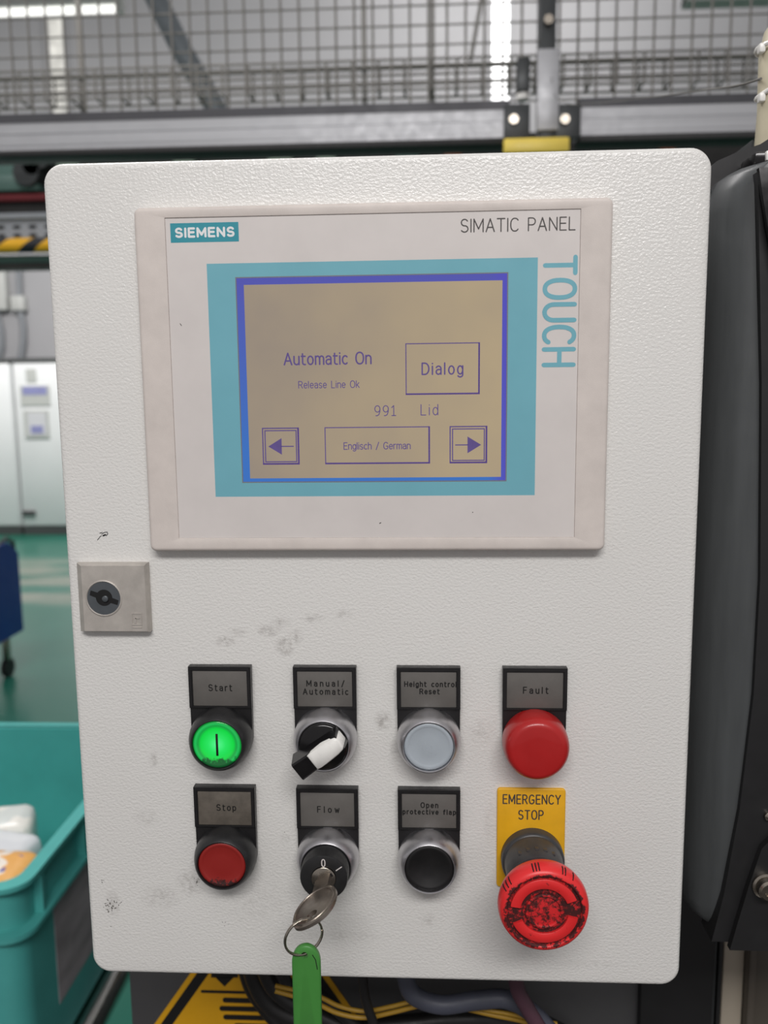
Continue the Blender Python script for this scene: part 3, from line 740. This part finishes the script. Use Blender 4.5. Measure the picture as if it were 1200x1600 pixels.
cable([(430, 1540), (495, 1556), (530, 1572), (570, 1580), (610, 1573), (660, 1562), (705, 1566), (760, 1578), (800, 1585), (870, 1600)], 1.4, 92, 'cable_yellow', 'upper thin yellow wire sweeping behind the green tag')
cable([(430, 1548), (490, 1566), (528, 1583), (570, 1590), (612, 1582), (660, 1571), (705, 1572), (770, 1586), (810, 1594), (880, 1612)], 1.5, 94, 'cable_yellow', 'lower thin yellow wire sweeping behind the green tag')
cable([(566, 1470), (567, 1530), (573, 1568), (592, 1620)], 3.0, 84, 'cable_black', 'thin black cable dropping right of the green key tag')
cable([(628, 1480), (634, 1530), (648, 1556), (690, 1570), (745, 1563), (795, 1562), (840, 1590), (880, 1640)], 5.6, 84, 'cable_blue', 'slate blue cable looping under the enclosure')
cable([(800, 1480), (808, 1542), (822, 1572), (846, 1612)], 4.6, 70, 'cable_purple', 'dull purple cable dropping below the enclosure')
cable([(500, 1600), (580, 1600), (680, 1590), (760, 1580), (830, 1586), (900, 1620)], 4.0, 162, 'cable_black', 'black cable lying lowest against the charcoal column')

# ------------------------------------------------------------------ grey cover on the right
Yh0, Yh1 = 40, 168
r = empty('machine_cover', (230, 110, -295), 'dark grey plastic cover box right of the white enclosure', 'machine cover')
rings = []
def hx(px, py): return at(px, py, Yh0)
xL, xE = 166.5, 182.0
zT, zB = 104.0, -297.0
def sect(z, ins):
    # plan of the cover: rounded back-left flank, slanting face, front
    return [(xL + ins + 0, Yh1 - 6, z), (xL + ins + 0, 80, z), (xL + ins + .8, 66, z), (xL + ins + 3, 53, z), (xL + ins + 7, 45, z), (xE + ins * .6, Yh0, z),
            (xE + 8, Yh0 - 2.0, z), (330, Yh0 + 6, z), (330, Yh1 - 6, z)]
b = B()
b.loft([sect(zB, 7), sect(zB + 2, 3.5), sect(zB + 6, 1.2), sect(zB + 12, 0), sect(zT - 22, 0), sect(zT - 12, 1.2), sect(zT - 5, 5), sect(zT - 1, 11), sect(zT, 16)])
fin(b, 'cover_body', 'housing', r, ang=50)
pts = [(hx(1178, 272)), (hx(1184, 600)), (hx(1182, 900)), (hx(1172, 1080)), (hx(1150, 1260)), (hx(1126, 1390)), (hx(1107, 1462))]
poly = [(p.x, p.z) for p in pts] + [(325, pts[-1].z), (325, pts[0].z)]
b = B(); b.prism(poly, Yh0 - 5, Yh0 + 12, 0); pl = fin(b, 'front_plate', 'housing_black', r)
seam_pts = [hx(1200, 1292), hx(1180, 1312), hx(1160, 1370), hx(1142, 1430), hx(1131, 1468)]
b = B(); poly = [(p.x, p.z) for p in seam_pts] + [(325, seam_pts[-1].z), (325, seam_pts[0].z)]
b.prism(poly, Yh0 - 9, Yh0 - 4.9); pl2 = fin(b, 'lower_plate', 'housing_black', r)
p = at(1199, 1388, Yh0 - 12)
b = B(); b.lathe([(7.0, -Yh0 + 9), (7.0, -Yh0 + 10.5), (5.8, -Yh0 + 11), (5.6, -Yh0 + 15), (4.6, -Yh0 + 16.2), (2.6, -Yh0 + 16.2), (2.2, -Yh0 + 14.5)], (p.x, p.z), 24); fin(b, 'bolt', 'steel', pl2)
p = at(1200, 1278, Yh0 - 8); b = B(); b.lathe([(2.2, -Yh0 + 4.5), (2.2, -Yh0 + 7), (1.2, -Yh0 + 7.6)], (p.x + 1, p.z), 16); fin(b, 'screw', 'steel', pl)
# lid and strap
b = B(); L = [at(1092, 276, 70), at(1118, 254, 70), at(1150, 240, 70), at(1183, 229, 70), at(1200, 218, 70)]
b.prism([(p.x, p.z) for p in L] + [(330, L[-1].z), (330, zT - 6), (L[0].x, zT - 8)], 66, 150); fin(b, 'lid', 'housing_black', r)
a, c = at(1172, 262, 50), at(1230, 240, 50)
b = B(); b.box(a.x, c.x + 30, 44, 64, a.z, c.z, 1.5); lt = fin(b, 'latch', 'gloss_black', r)
a = at(1198, 240, 42); b = B(); b.box(a.x, a.x + 8, 42, 45, a.z - 3, a.z + 1.5, .5); fin(b, 'latch_tab', 'white_plastic', lt)
P = [at(1186, 262, 33), at(1191, 300, 31), at(1199, 350, 30), at(1215, 430, 30), at(1240, 600, 30)]
b = B(); b.loft([[(q.x, q.y + 3, q.z), (q.x, q.y, q.z), (q.x + 5, q.y, q.z), (q.x + 5, q.y + 3, q.z)] for q in P]); fin(b, 'strap', 'gloss_black', r)
# cream hose
Yz = 120
a = at(1182, 235, Yz); top = at(1187, 90, Yz)
r = empty('cream_hose', (a.x + 13, Yz, 112), 'cream plastic hose rising from the dark grey cover at right edge', 'hose')
P = [Vector((a.x + 11, Yz, 108)), Vector((a.x + 12.5, Yz, 150)), Vector((top.x + 12.5, Yz, top.z)), Vector((top.x + 15, Yz + 3, top.z + 10)), Vector((top.x + 22, Yz + 8, top.z + 19)), Vector((top.x + 34, Yz + 14, top.z + 24)), Vector((top.x + 60, Yz + 20, top.z + 26))]
b = B(); b.tube(P, 12.5, 24); fin(b, 'hose', 'cream', r)
for py, dz in ((158, 7), (82, 0)):
    p = at(1190, py, Yz)
    cx = p.x + 11
    b = B(); b.tube([(cx + 13.2 * cos(2 * pi * k / 32), Yz + 13.2 * sin(2 * pi * k / 32), p.z + 2 + 6 * (cos(2 * pi * k / 32) + 1) * (0.9 if dz else 0)) for k in range(32)], 1.3, 8, closed=True)
    t = fin(b, 'cable_tie', 'white_plastic', r)
    b = B(); b.box(p.x - 3.6, p.x - 0.2, Yz - 7, Yz - 2, p.z - 2.2, p.z + 2.8, .9); fin(b, 'tie_head', 'white_plastic', t)
p0, p1 = at(1190, 122, Yz - 8), at(870, 158, Yf - 18)
cable([(1189, 123), (1150, 134), (1100, 141), (1050, 148), (990, 155), (930, 161), (890, 162), (868, 150), (862, 120)], 0.7, [112, 190, 330, 520, 800, 1150, 1480, 1722, 1724], 'wire', 'thin grey wire sagging from cream hose to fence post', 'thin_wire')

# ================================================================== THE ENCLOSURE
ZE = -100.8
enc = empty('control_enclosure', (0, 0, ZE), 'white textured steel control enclosure with rounded corners facing the viewer', 'enclosure')
x0, x1, z0, z1 = -149.55, 149.85, ZE - 200.5, ZE + 200.5
b = B(); rbox(b, x0, x1, z0, z1, 9.5, 14, 0, 2.6, 10, 6); door = fin(b, 'door', 'door', enc)
b = B(); rbox(b, x0 + 6, x1 - 6, z0 + 6, z1 - 6, 6, 19, 13.5, .5); fin(b, 'door_gasket', 'rubber', enc)
b = B(); rbox(b, x0 + 1, x1 - 1, z0 + 1, z1 - 1, 9, Yp - .5, 18, 2, 8, 4); fin(b, 'enclosure_body', 'shell', enc)
# pen scribble and paint chips on the door
b = B()
sq = [[(-141.6, -71.3), (-140.4, -69.9), (-139.6, -69.2)], [(-139.4, -68.5), (-138, -67.6), (-136.7, -67.5), (-136.4, -68.3), (-137.2, -69.3)], [(-140.3, -68.0), (-139.0, -67.6)]]
b.strokes(sq, .32, -0.06, lambda p: (p[0] + 8, p[1] - 2.2)); b.strokes([[(-138.7, -69.2), (-137.6, -68.8)]], .75, -0.06, lambda p: (p[0] + 8, p[1] - 2.2))
fin(b, 'pen_mark', 'black_ink', door, label='small black scribble')
# door lock
lk = B(); x0, x1, z0, z1 = -143.4, -109.0, -118.0, -84.2
lk.loft([[(x0, 0, z0), (x1, 0, z0), (x1, 0, z1), (x0, 0, z1)], [(x0, -2.6, z0), (x1, -3.4, z0), (x1, -3.4, z1), (x0, -2.6, z1)],
         [(x0 + 2.9, -5, z0 + .8), (x1 - .9, -5, z0 + .8), (x1 - .9, -5, z1 - 1.0), (x0 + 2.9, -5, z1 - 1.0)]])
lock = fin(lk, 'door_lock', 'lock_beige', enc)
lc = (-130.2, -101.0)
b = B(); b.lathe([(8.9, 4.6), (8.9, 5.25), (8.4, 5.45), (8.1, 5.2), (8.0, 5.02)], lc, 48); fin(b, 'lock_collar', 'lock_beige', lock)
b = B(); b.lathe([(8.05, 5.03), (8.05, 5.12), (0.02, 5.13)], lc, 48); fin(b, 'lock_cylinder', 'lock_cyl', lock)
b = B(); b.lathe([(4.0, 5.14), (4.0, 5.19), (.02, 5.2)], (lc[0] + .2, lc[1] + .3), 32)
ang = radians(-20)
for s_ in (1, -1):
    d = Vector((cos(ang), sin(ang))) * s_; nn = Vector((-d.y, d.x))
    c0 = Vector(lc) + Vector((.2, .3)); p = [c0 + d * 2 + nn * 1.4, c0 + d * 2 - nn * 1.4, c0 + d * 7.2 - nn * 1.2, c0 + d * 7.0 + nn * 1.2]
    b.prism([tuple(v) for v in p], -5.19, -5.13)
fin(b, 'key_slot', 'dark', lock)
b = B(); b.lathe([(1.5, 5.2), (1.45, 6.0), (1.1, 6.2), (.02, 6.2)], (lc[0] + .9, lc[1] - .1), 20); fin(b, 'lock_pin', 'lock_cyl', lock)
b = B(); b.frame((-117.2, -112.2, -114.2, -108.2), (-116.7, -112.7, -113.6, -108.7), -5.25, -5.0)
b.box(-116.0, -114.9, -5.3, -5, -113.2, -110.6); b.box(-115.4, -113.2, -5.3, -5, -111.0, -110.4); b.box(-117, -112.4, -5.25, -5, -115.6, -115.1)
fin(b, 'embossed_emblem', 'lock_beige', lock)

# ================================================================== TOUCH PANEL
hm = empty('touch_panel', (0, 0, 0), 'warm grey framed operator touch panel with tan display and teal border', 'touch panel')
mx0, mx1, mz0, mz1 = -92.1, 92.2, -72.0, 73.4
b = B(); rg = [[(x, -0.02, z) for x, z in rrect(-106, 106, -78, 78, 3.0, 6)]]
for k in range(6):
    t = pi / 2 * k / 5; d = 1.8 * (1 - cos(t)); rg.append([(x, -6.75 + 1.8 - 1.8 * sin(t), z) for x, z in rrect(-106 + d, 106 - d, -78 + d, 78 - d, 3.0 - d * .9, 6)])
for d, y in ((0, -6.75), (.12, -6.70), (.30, -6.12)): rg.append([(x, y, z) for x, z in rrect(mx0 + d, mx1 - d, mz0 + d, mz1 - d, .25, 6)])
b.loft(rg); fr = fin(b, 'frame', 'beige', hm, ang=25)
mx0 += .34; mx1 -= .34; mz0 += .34; mz1 -= .34
wx0, wx1, wz0, wz1 = -60.9, 60.7, -45.6, 46.9
b = B(); b.frame((mx0, mx1, mz0, mz1), (-73.8, 73.7, -52.2, 53.1), -6.32, -6.15); fin(b, 'membrane', 'membrane', hm)
b = B(); b.frame((-73.8, 73.7, -52.2, 53.1), (wx0, wx1, wz0, wz1), -6.32, -6.15); fin(b, 'teal_border', 'teal', hm)
b = B(); b.frame((wx0 - .15, wx1 + .15, wz0 - .15, wz1 + .15), (wx0 + .35, wx1 - .35, wz0 + .35, wz1 - .35), -6.335, -6.25); fin(b, 'window_edge', 'edge', hm)
b = B(); b.box(wx0, wx1, -6.26, -6.2, wz0, wz1); scr = fin(b, 'screen', 'lcd_blue', hm)
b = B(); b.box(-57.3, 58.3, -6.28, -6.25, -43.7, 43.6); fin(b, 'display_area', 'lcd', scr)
yl = -6.295
b = B()
text(b, 'Automatic On', -20.2, 8.0, 5.1, .70, yl, width=39.4)
text(b, 'Release Line Ok', -19.8, -2.6, 3.05, .36, yl, width=27.6)
text(b, 'Dialog', 31.7, 2.9, 5.0, .66, yl, width=18.2)
text(b, '991', 5.7, -15.4, 4.5, .40, yl, width=9.4)
text(b, 'Lid', 25.8, -15.3, 4.7, .40, yl, width=7.6)
text(b, 'Englisch / German', 1.8, -30.6, 3.05, .38, yl, width=30.4)
fin(b, 'display_lettering', 'lcd_ink', scr)
def bframe(x0, x1, z0, z1, t=.45, thick=None):
    b = B(); b.frame((x0, x1, z0, z1), (x0 + t, x1 - t, z0 + t, z1 - t), yl - .003, yl + .03)
    if thick: b.box(x0, x1, yl - .003, yl + .03, z0, z0 + thick); b.box(x1 - thick, x1, yl - .003, yl + .03, z0, z1)
    return b
b = bframe(15.1, 48.5, -6.2, 16.8, .45, .75); fin(b, 'dialog_button_outline', 'lcd_ink', scr)
b = bframe(-22.2, 26.0, -37.4, -20.4, .45, .75); fin(b, 'language_button_outline', 'lcd_ink', scr)
for x0, x1, s_ in ((-51.1, -34.0, -1), (34.9, 52.0, 1)):
    b = bframe(x0, x1, -37.4, -20.4, .55, .8)
    b.frame((x0 + 1.1, x1 - 1.1, -36.3, -21.5), (x0 + 1.6, x1 - 1.6, -35.8, -22.0), yl - .003, yl + .03)
    cx = (x0 + x1) / 2; tip = cx + 5.8 * s_
    b.prism([(tip, -29.0), (tip - 6.2 * s_, -25.2), (tip - 6.2 * s_, -32.8)], yl - .003, yl + .03)
    b.box(min(cx - 6 * s_, cx), max(cx - 6 * s_, cx), yl - .003, yl + .03, -29.25, -28.75)
    fin(b, 'arrow_button', 'lcd_ink', scr)
b = B(); b.box(-89.6, -58.8, -6.36, -6.3, 62.5, 70.9); lp = fin(b, 'logo_plate', 'tealdark', hm)
b = B(); text(b, 'SIEMENS', -74.1, 65.0, 3.5, 1.0, -6.375, width=26.0, cw=1.36); fin(b, 'logo_lettering', 'white', lp)
b = B(); text(b, 'SIMATIC PANEL', 64.8, 64.5, 5.4, .52, -6.34, width=49.6); fin(b, 'title_lettering', 'ink', hm)
b = B(); text(b, 'TOUCH', 76.9, 53.0, 13.2, 2.0, -6.34, width=46.6, align='L', rot=-90, cw=.86); fin(b, 'side_lettering', 'teal', hm)
b = B(); b.strokes([[(0, 0), (.5, .3)]], .45, -6.33, lambda p: (2.6 + p[0], -65 + p[1])); b.strokes([[(0, 0), (.01, .0)]], .5, -6.33, lambda p: (45.5 + p[0], -60 + p[1]))
b.strokes([[(0, 0), (.6, -.9)]], .3, -6.33, lambda p: (-87 + p[0], 27 + p[1])); fin(b, 'scratch', 'ink', hm)

# ================================================================== OPERATOR CONTROLS
COLX = (-76.0, -25.0, 24.9, 75.4); ROWZ = (-170.4, -232.0)
def holder(r, cx, cz, lines, m_label='label', lw=.5):
    """black label holder behind a ring, with its grey strip and engraved words"""
    zt = cz + 35.4
    poly = [(cx + 15.2, zt), (cx - 15.2, zt)] + [(cx + 15.0 * cos(radians(180 + k * 7.5)), cz + 15.0 * sin(radians(180 + k * 7.5))) for k in range(25)]
    b = B(); b.prism(poly, -3.2, 0, 0); h = fin(b, 'label_holder', 'holder', r)
    b = B(); b.frame((cx - 15.2, cx + 15.2, cz + 14.6, zt), (cx - 13.3, cx + 13.3, cz + 15.6, zt - 2.0), -4.6, -3.1)
    bmesh.ops.bevel(b.bm, geom=[e for e in b.bm.edges if e.calc_length() > 10], offset=.45, segments=2, affect='EDGES')
    fin(b, 'holder_rim', 'holder', h)
    b = B(); b.box(cx - 13.3, cx + 13.3, -3.75, -3.1, cz + 15.6, zt - 2.0, .2); st = fin(b, 'label_strip', m_label, h)
    b = B()
    for s_, dx, dz, hh, wd in lines: text(b, s_, cx + dx, zt + dz, hh, lw, -3.8, width=wd)
    fin(b, 'engraved_words', 'black_ink', h)
    return h
RING = [(15.3, 3.2), (15.35, 5.5), (15.2, 7.5), (14.7, 9.8), (13.8, 12.2), (12.8, 13.9), (12.35, 14.3), (11.95, 14.2), (11.85, 13.6), (11.85, 8)]
def ring(r, cx, cz, m):
    b = B(); b.lathe(RING, (cx, cz), 72); return fin(b, 'ring', m, r, ang=50)
def flush(r, cx, cz, m, dish=False, name='button_cap'):
    prof = [(11.7, 8.2), (11.7, 13.0), (11.3, 13.5), (10.4, 13.7), (9.6, 13.4)] + ([(7, 12.2), (4, 11.5), (.02, 11.2)] if dish else [(9.0, 13.2), (5, 13.35), (.02, 13.4)])
    b = B(); b.lathe(prof, (cx, cz), 64); return fin(b, name, m, r, ang=40)
GRP = 'labelled controls on the enclosure door'
def device(name, ci, ri, lab, cat): return empty(name, (COLX[ci], 0, ROWZ[ri]), lab, cat, GRP)

# Start
r = device('push_button', 0, 0, 'green lit push button in a black ring under the Start label', 'push button'); cx, cz = COLX[0], ROWZ[0]
holder(r, cx, cz, [('Start', 0.2, -12.1, 3.0, 11.2)]); ring(r, cx, cz, 'bezel')
ln = flush(r, cx, cz, 'green_lens', name='lens')
b = B(); b.box(cx - .55, cx + .55, -13.6, -13.2, cz - 5.6, cz + 5.4, .1); fin(b, 'start_mark', 'black_ink', ln)
# Stop
r = device('push_button', 0, 1, 'dull red push button in a black ring under the Stop label', 'push button'); cx, cz = COLX[0], ROWZ[1]
holder(r, cx, cz, [('Stop', 0.8, -12.1, 3.0, 9.4)], 'label_dirty'); ring(r, cx, cz, 'bezel'); flush(r, cx, cz, 'red_stop')
# Height control reset
r = device('push_button', 2, 0, 'white push button in a silver ring under the Height control Reset label', 'push button'); cx, cz = COLX[2], ROWZ[0]
holder(r, cx, cz, [('Height control', 0.9, -9.4, 2.4, 24.6), ('Reset', 0.5, -13.0, 2.4, 9.2)]); ring(r, cx, cz, 'silver'); flush(r, cx, cz, 'white_lens')
# Open protective flap
r = device('push_button', 2, 1, 'black push button in a silver ring under the Open protective flap label', 'push button'); cx, cz = COLX[2], ROWZ[1]
holder(r, cx, cz, [('Open', 0.2, -9.2, 2.5, 8.2), ('protective flap', 0.1, -12.6, 2.3, 25.6)]); ring(r, cx, cz, 'silver'); flush(r, cx, cz, 'black_cap', True)
# Fault
r = device('indicator_lamp', 3, 0, 'large red domed indicator lamp under the Fault label', 'indicator lamp'); cx, cz = COLX[3], ROWZ[0]
holder(r, cx, cz, [('Fault', 0.4, -12.4, 3.0, 11.6)])
b = B(); b.lathe([(15.1, 3.2), (15.5, 5), (15.5, 9), (15.2, 13), (14.6, 15.5), (13.6, 17.0), (12.6, 17.7), (11.5, 17.9), (6, 17.95), (.02, 18)], (cx, cz), 72); fin(b, 'lens', 'red_fault', r, ang=60)
# Manual / Automatic selector
r = device('selector_switch', 1, 0, 'black rotary selector with white pointer under the Manual/Automatic label', 'selector switch'); cx, cz = COLX[1], ROWZ[0]
holder(r, cx, cz, [('Manual/', 0.4, -9.5, 2.75, 18.0), ('Automatic', 0.4, -13.6, 2.75, 21.6)]); ring(r, cx, cz, 'silver')
b = B(); b.lathe([(11.75, 8), (11.75, 14), (11.3, 15.2), (10.4, 15.8), (.02, 16)], (cx, cz), 64); kn = fin(b, 'knob', 'gloss_black', r, ang=50)
def lever(s0, s1, w0, w1, h0, ht0, ht1, b):
    d = Vector((cos(LA), sin(LA))); n_ = Vector((-d.y, d.x)); c = Vector((cx, cz))
    def P(s_, w, h): q = c + d * s_ + n_ * w; return (q.x, -h, q.y)
    secs = []
    for k in range(7):
        t = k / 6; s_ = s0 + (s1 - s0) * t; w = w0 + (w1 - w0) * t; ht = ht0 + (ht1 - ht0) * t
        secs.append([P(s_, -w * 1.25, h0), P(s_, -w, ht - .8), P(s_, -w + .8, ht), P(s_, w - .8, ht), P(s_, w, ht - .8), P(s_, w * 1.25, h0)])
    b.loft(secs)
LA = radians(37)
b = B(); lever(-13.6, 11.6, 4.6, 3.6, 15.0, 25.5, 26.0, b); hd = fin(b, 'handle', 'gloss_black', kn, ang=30)
b = B(); d = Vector((cos(LA), sin(LA))); n_ = Vector((-d.y, d.x))
pp = [(-4.6, 3.9), (-2.5, 4.3), (3, 4.25), (8, 3.9), (10.8, 3.3), (12.0, 2.2), (12.0, -2.2), (10.8, -3.3), (8, -3.9), (3, -4.25), (-2.5, -4.3), (-4.6, -3.9)]
b.prism([tuple(Vector((cx, cz)) + d * p + n_ * q) for p, q in pp], -26.9, -17.0, .7); fin(b, 'pointer_inlay', 'white_plastic', kn, label='white pointer', ang=60)
# Flow key switch
r = device('key_switch', 1, 1, 'black key switch in a silver ring under the Flow label', 'key switch'); cx, cz = COLX[1], ROWZ[1]
holder(r, cx, cz, [('Flow', 0.5, -12.4, 3.0, 10.6)]); ring(r, cx, cz, 'silver')
HK = 23.0
b = B(); b.lathe([(11.5, 8), (11.5, HK - 4), (11.3, HK - 3.6), (11.45, HK - 1), (11.1, HK - .2), (10.6, HK), (5.9, HK), (5.9, HK - .8)], (cx, cz), 64); bd = fin(b, 'switch_barrel', 'bezel', r, ang=40)
b = B(); b.lathe([(5.7, HK - 1), (5.7, HK + .7), (5.3, HK + 1.0), (.02, HK + 1.0)], (cx, cz), 40); lc_ = fin(b, 'lock_core', 'steel', r, ang=40)
KA = radians(31); kd = Vector((cos(KA), sin(KA)))
b = B(); b.prism([tuple(Vector((cx, cz)) + kd * s_ + Vector((-kd.y, kd.x)) * w) for s_, w in ((-5, -.9), (5, -.9), (5, .9), (-5, .9))], -HK - 1.05, -HK - .9); fin(b, 'key_slot', 'dark', lc_)
b = B(); text(b, '0', cx, cz + 5.9, 3.6, .5, -HK - .06, cw=.85); b.strokes([[(6.0, 4.0), (8.6, 5.9)]], .5, -HK - .06, lambda p: (cx + p[0], cz + p[1])); fin(b, 'position_marks', 'membrane', bd)
# the key: blade runs along Y, bow spreads along the slot direction
key = empty('key', (cx, -HK - 1, cz), 'worn steel key inserted in the Flow key switch', 'key')
kn_ = Vector((-kd.y, kd.x))
def KP(s_, h, w): q = Vector((cx, cz)) + kd * s_ + kn_ * w; return (q.x, -h, q.y)
b = B(); b.loft([[KP(s_, h, w) for s_, h in ((-4.2, HK + .9), (4.2, HK + .9), (4.2, HK + 10), (-4.2, HK + 10))] for w in (-1.0, 1.0)]); fin(b, 'blade', 'keysteel', key)
hc = HK + 22.0; K2 = []
bow = [(-1.4 + 11.2 * math.copysign(abs(cos(t)) ** .85, cos(t)), hc + 12.6 * math.copysign(abs(sin(t)) ** .85, sin(t))) for t in [2 * pi * k / 40 for k in range(40)]]
hole = [(-1.4 + 2.6 * cos(t), hc + 6.2 + 2.6 * sin(t)) for t in [2 * pi * k / 40 for k in range(40)]]
b = B()
def ring_of(pts, w, k=1.0): return [KP(s_ * k, hc + (h - hc) * k, w) for s_, h in pts]
b.loft([[KP(s_, h, -1.1) for s_, h in hole], ring_of(bow, -1.1, .95), ring_of(bow, -.7), ring_of(bow, .7), ring_of(bow, 1.1, .95), [KP(s_, h, 1.1) for s_, h in hole], [KP(s_, h, -1.1) for s_, h in hole]], False, False)
bmesh.ops.remove_doubles(b.bm, verts=b.bm.verts, dist=1e-4)
fin(b, 'bow', 'keysteel', key, ang=40)
b = B()
for w in (1.1,):
    b.tube([KP(-1.4 + 10.2 * cos(t), hc + 11.6 * sin(t), w) for t in [2 * pi * k / 40 for k in range(40)]], .45, 6, closed=True)
fin(b, 'bow_edge', 'keysteel', key)
hp = Vector(KP(-1.4, hc + 6.2, 0))
# split ring and tag
rc = hp + Vector((-4.2, -1.8, -8.6)); RR = 8.6
u = Vector((.86, .44, .10)).normalized(); v_ = Vector((-.06, -.12, 1)); v_ = (v_ - u * v_.dot(u)).normalized(); wn = u.cross(v_)
b = B(); P = []
for k in range(97):
    t = 4 * pi * k / 96; P.append(rc + (u * cos(t) + v_ * sin(t)) * RR + wn * (0.55 * (k / 96 - .5) * 2))
b.tube(P, .52, 8); o = fin(b, 'split_ring', 'steel', origin=rc, label='steel split ring linking the key to the green tag', cat='key ring', ang=60)
tp = rc - v_ * RR
b = B(); yT = tp.y; xT = tp.x
tw = 6.3; tz = tp.z + 4.4
out = [(xT + tw * cos(radians(a)) * 1.0, tz - 8 + 8 * sin(radians(a))) for a in range(0, 181, 10)]
tagx = 0.3
out = [(x + tagx, z) for x, z in out] + [(xT - tw + tagx - .1, tz - 52), (xT - tw + tagx + 1.5, tz - 56), (xT + tw + tagx - 1.5, tz - 56), (xT + tw + tagx, tz - 52)]
hole_c = (xT - .3, tz - 4.6)
n_o = len(out)
cc = Vector((xT + tagx, tz - 24))
def hole_pts(rr=1.5):
    res = []
    for x, z in out:
        d = Vector((x - hole_c[0], z - hole_c[1])); a = math.atan2(d.y, d.x); res.append((hole_c[0] + rr * cos(a), hole_c[1] + rr * 1.1 * sin(a)))
    return res
H0 = hole_pts()
def inset(k):
    return [(cc.x + (x - cc.x) * (1 - k / 6.3), cc.y + (z - cc.y) * (1 - k / 28)) for x, z in out]
b = B()
b.loft([[(x, yT - 1.5, z) for x, z in H0], [(x, yT - 1.5, z) for x, z in inset(.7)], [(x, yT - .9, z) for x, z in out], [(x, yT + .9, z) for x, z in out], [(x, yT + 1.5, z) for x, z in inset(.7)], [(x, yT + 1.5, z) for x, z in H0], [(x, yT - 1.5, z) for x, z in H0]], False, False)
bmesh.ops.remove_doubles(b.bm, verts=b.bm.verts, dist=1e-4)
ktag = empty('key_tag', (xT, yT, tz - 28), 'green plastic key tag hanging from the split ring', 'key tag')
fin(b, 'tag_body', 'green_tag', ktag, ang=50)
b = B(); b.strokes([[(xT + tagx + 3.0, tz - 4.2), (xT + tagx + 4.3, tz - 6.5), (xT + tagx + 5.0, tz - 11)]], .4, yT - 1.52, lambda p: p); fin(b, 'edge_slot', 'dark', ktag)

# Emergency stop
cx, cz = COLX[3], ROWZ[1]
es = empty('emergency_stop', (cx, 0, cz), 'big red mushroom emergency stop button on a yellow plate', 'emergency stop', GRP)
b = B(); rbox(b, 58.2, 91.3, -248.2, -196.6, 1.6, 0, -1.6, .5, 5, 3); yp = fin(b, 'legend_plate', 'yellow', es)
b = B(); text(b, 'EMERGENCY', 74.9, -204.2, 4.5, .62, -1.66, width=27.6, cw=.80); text(b, 'STOP', 74.6, -212.2, 4.5, .62, -1.66, width=11.8, cw=.80); fin(b, 'legend_lettering', 'ink', yp)
b = B(); b.lathe([(15.3, 1.6), (15.3, 6.0), (14.8, 7.2), (14.2, 7.6), (14.0, 9), (13.7, 22), (12.8, 24), (10, 24.5), (10, 30)], (cx, cz), 64); cl = fin(b, 'collar', 'estop_grey', es, ang=35)
b = B()
for k in range(5):
    a = radians(90 + (k - 2) * 17); p = Vector((cx + 13.7 * cos(a), cz + 13.7 * sin(a)))
    b.box(p.x - .9, p.x + .9, -19.5, -16.8, p.y - .5, p.y + .45, .2)
fin(b, 'collar_marks', 'estop_grey', cl)
HM = 46.0
b = B(); b.lathe([(10, 27), (13.4, 27.6), (14.2, 30), (17.2, 33.5), (19.4, 36.5), (20.1, 39.5), (20.0, 42.2), (19.2, 44.6), (17.9, 45.9), (16.9, HM), (16.3, HM - .5), (16.1, HM - 1.6), (8.4, HM - 1.6)], (cx, cz), 80); cap_ = fin(b, 'mushroom_head', 'estop_rim', es, ang=45)
b = B(); b.lathe([(16.2, HM - 1.62), (16.1, HM - 1.45), (8.3, HM - 1.45), (8.2, HM - 1.6)], (cx, cz), 64); fin(b, 'groove', 'estop_groove', cap_)
b = B(); b.lathe([(8.4, HM - 1.7), (8.3, HM - .2), (7.9, HM), (7.3, HM), (6.9, HM - .4), (6.8, HM - .7), (.02, HM - .3)], (cx, cz), 64); fin(b, 'centre_disc', 'estop_disc', cap_, ang=40)
for a0, a1 in ((22, 172), (205, 348)):
    ra, rb = 10.6, 15.0; A = [radians(a0 + (a1 - a0) * k / 30) for k in range(31)]
    poly = [(cx + rb * cos(t), cz + rb * sin(t)) for t in A] + [(cx + ra * cos(t), cz + ra * sin(t)) for t in A[::-1]]
    R0 = [(x, -HM + 1.5, z) for x, z in poly]; R1 = [(x, -HM + .35, z) for x, z in poly]
    mid = (ra + rb) / 2
    R2 = []
    for x, z in poly:
        d = Vector((x - cx, z - cz)); q = d.normalized() * (d.length + (.35 if d.length < mid else -.35)); R2.append((cx + q.x, -HM + .1, cz + q.y))
    b = B(); b.loft([R0, R1], False, False)
    m = len(A)
    V = [b.v(p) for p in R2]; W0 = [b.v(p) for p in R1]
    for i_ in range(2 * m): j_ = (i_ + 1) % (2 * m); b.face((W0[i_], W0[j_], V[j_], V[i_]))
    for i_ in range(m - 1): b.face((V[i_], V[i_ + 1], V[2 * m - 2 - i_], V[2 * m - 1 - i_]))
    bmesh.ops.remove_doubles(b.bm, verts=b.bm.verts, dist=1e-4)
    fin(b, 'turn_arrow', 'estop_red', cap_, ang=40)
b = B()
for k in (97, 101, 105, 62, 66, 140, 146, 152, 50):
    a = radians(k); p0 = Vector((cx + 20.05 * cos(a), cz + 20.05 * sin(a))); p1 = Vector((cx + 18.9 * cos(a), cz + 18.9 * sin(a)))
    b.tube([(p0.x, -40.5, p0.y), (p0.x, -42.3, p0.y), (p1.x, -44.95, p1.y)], .33, 6)
fin(b, 'grip_notches', 'black_ink', cap_)
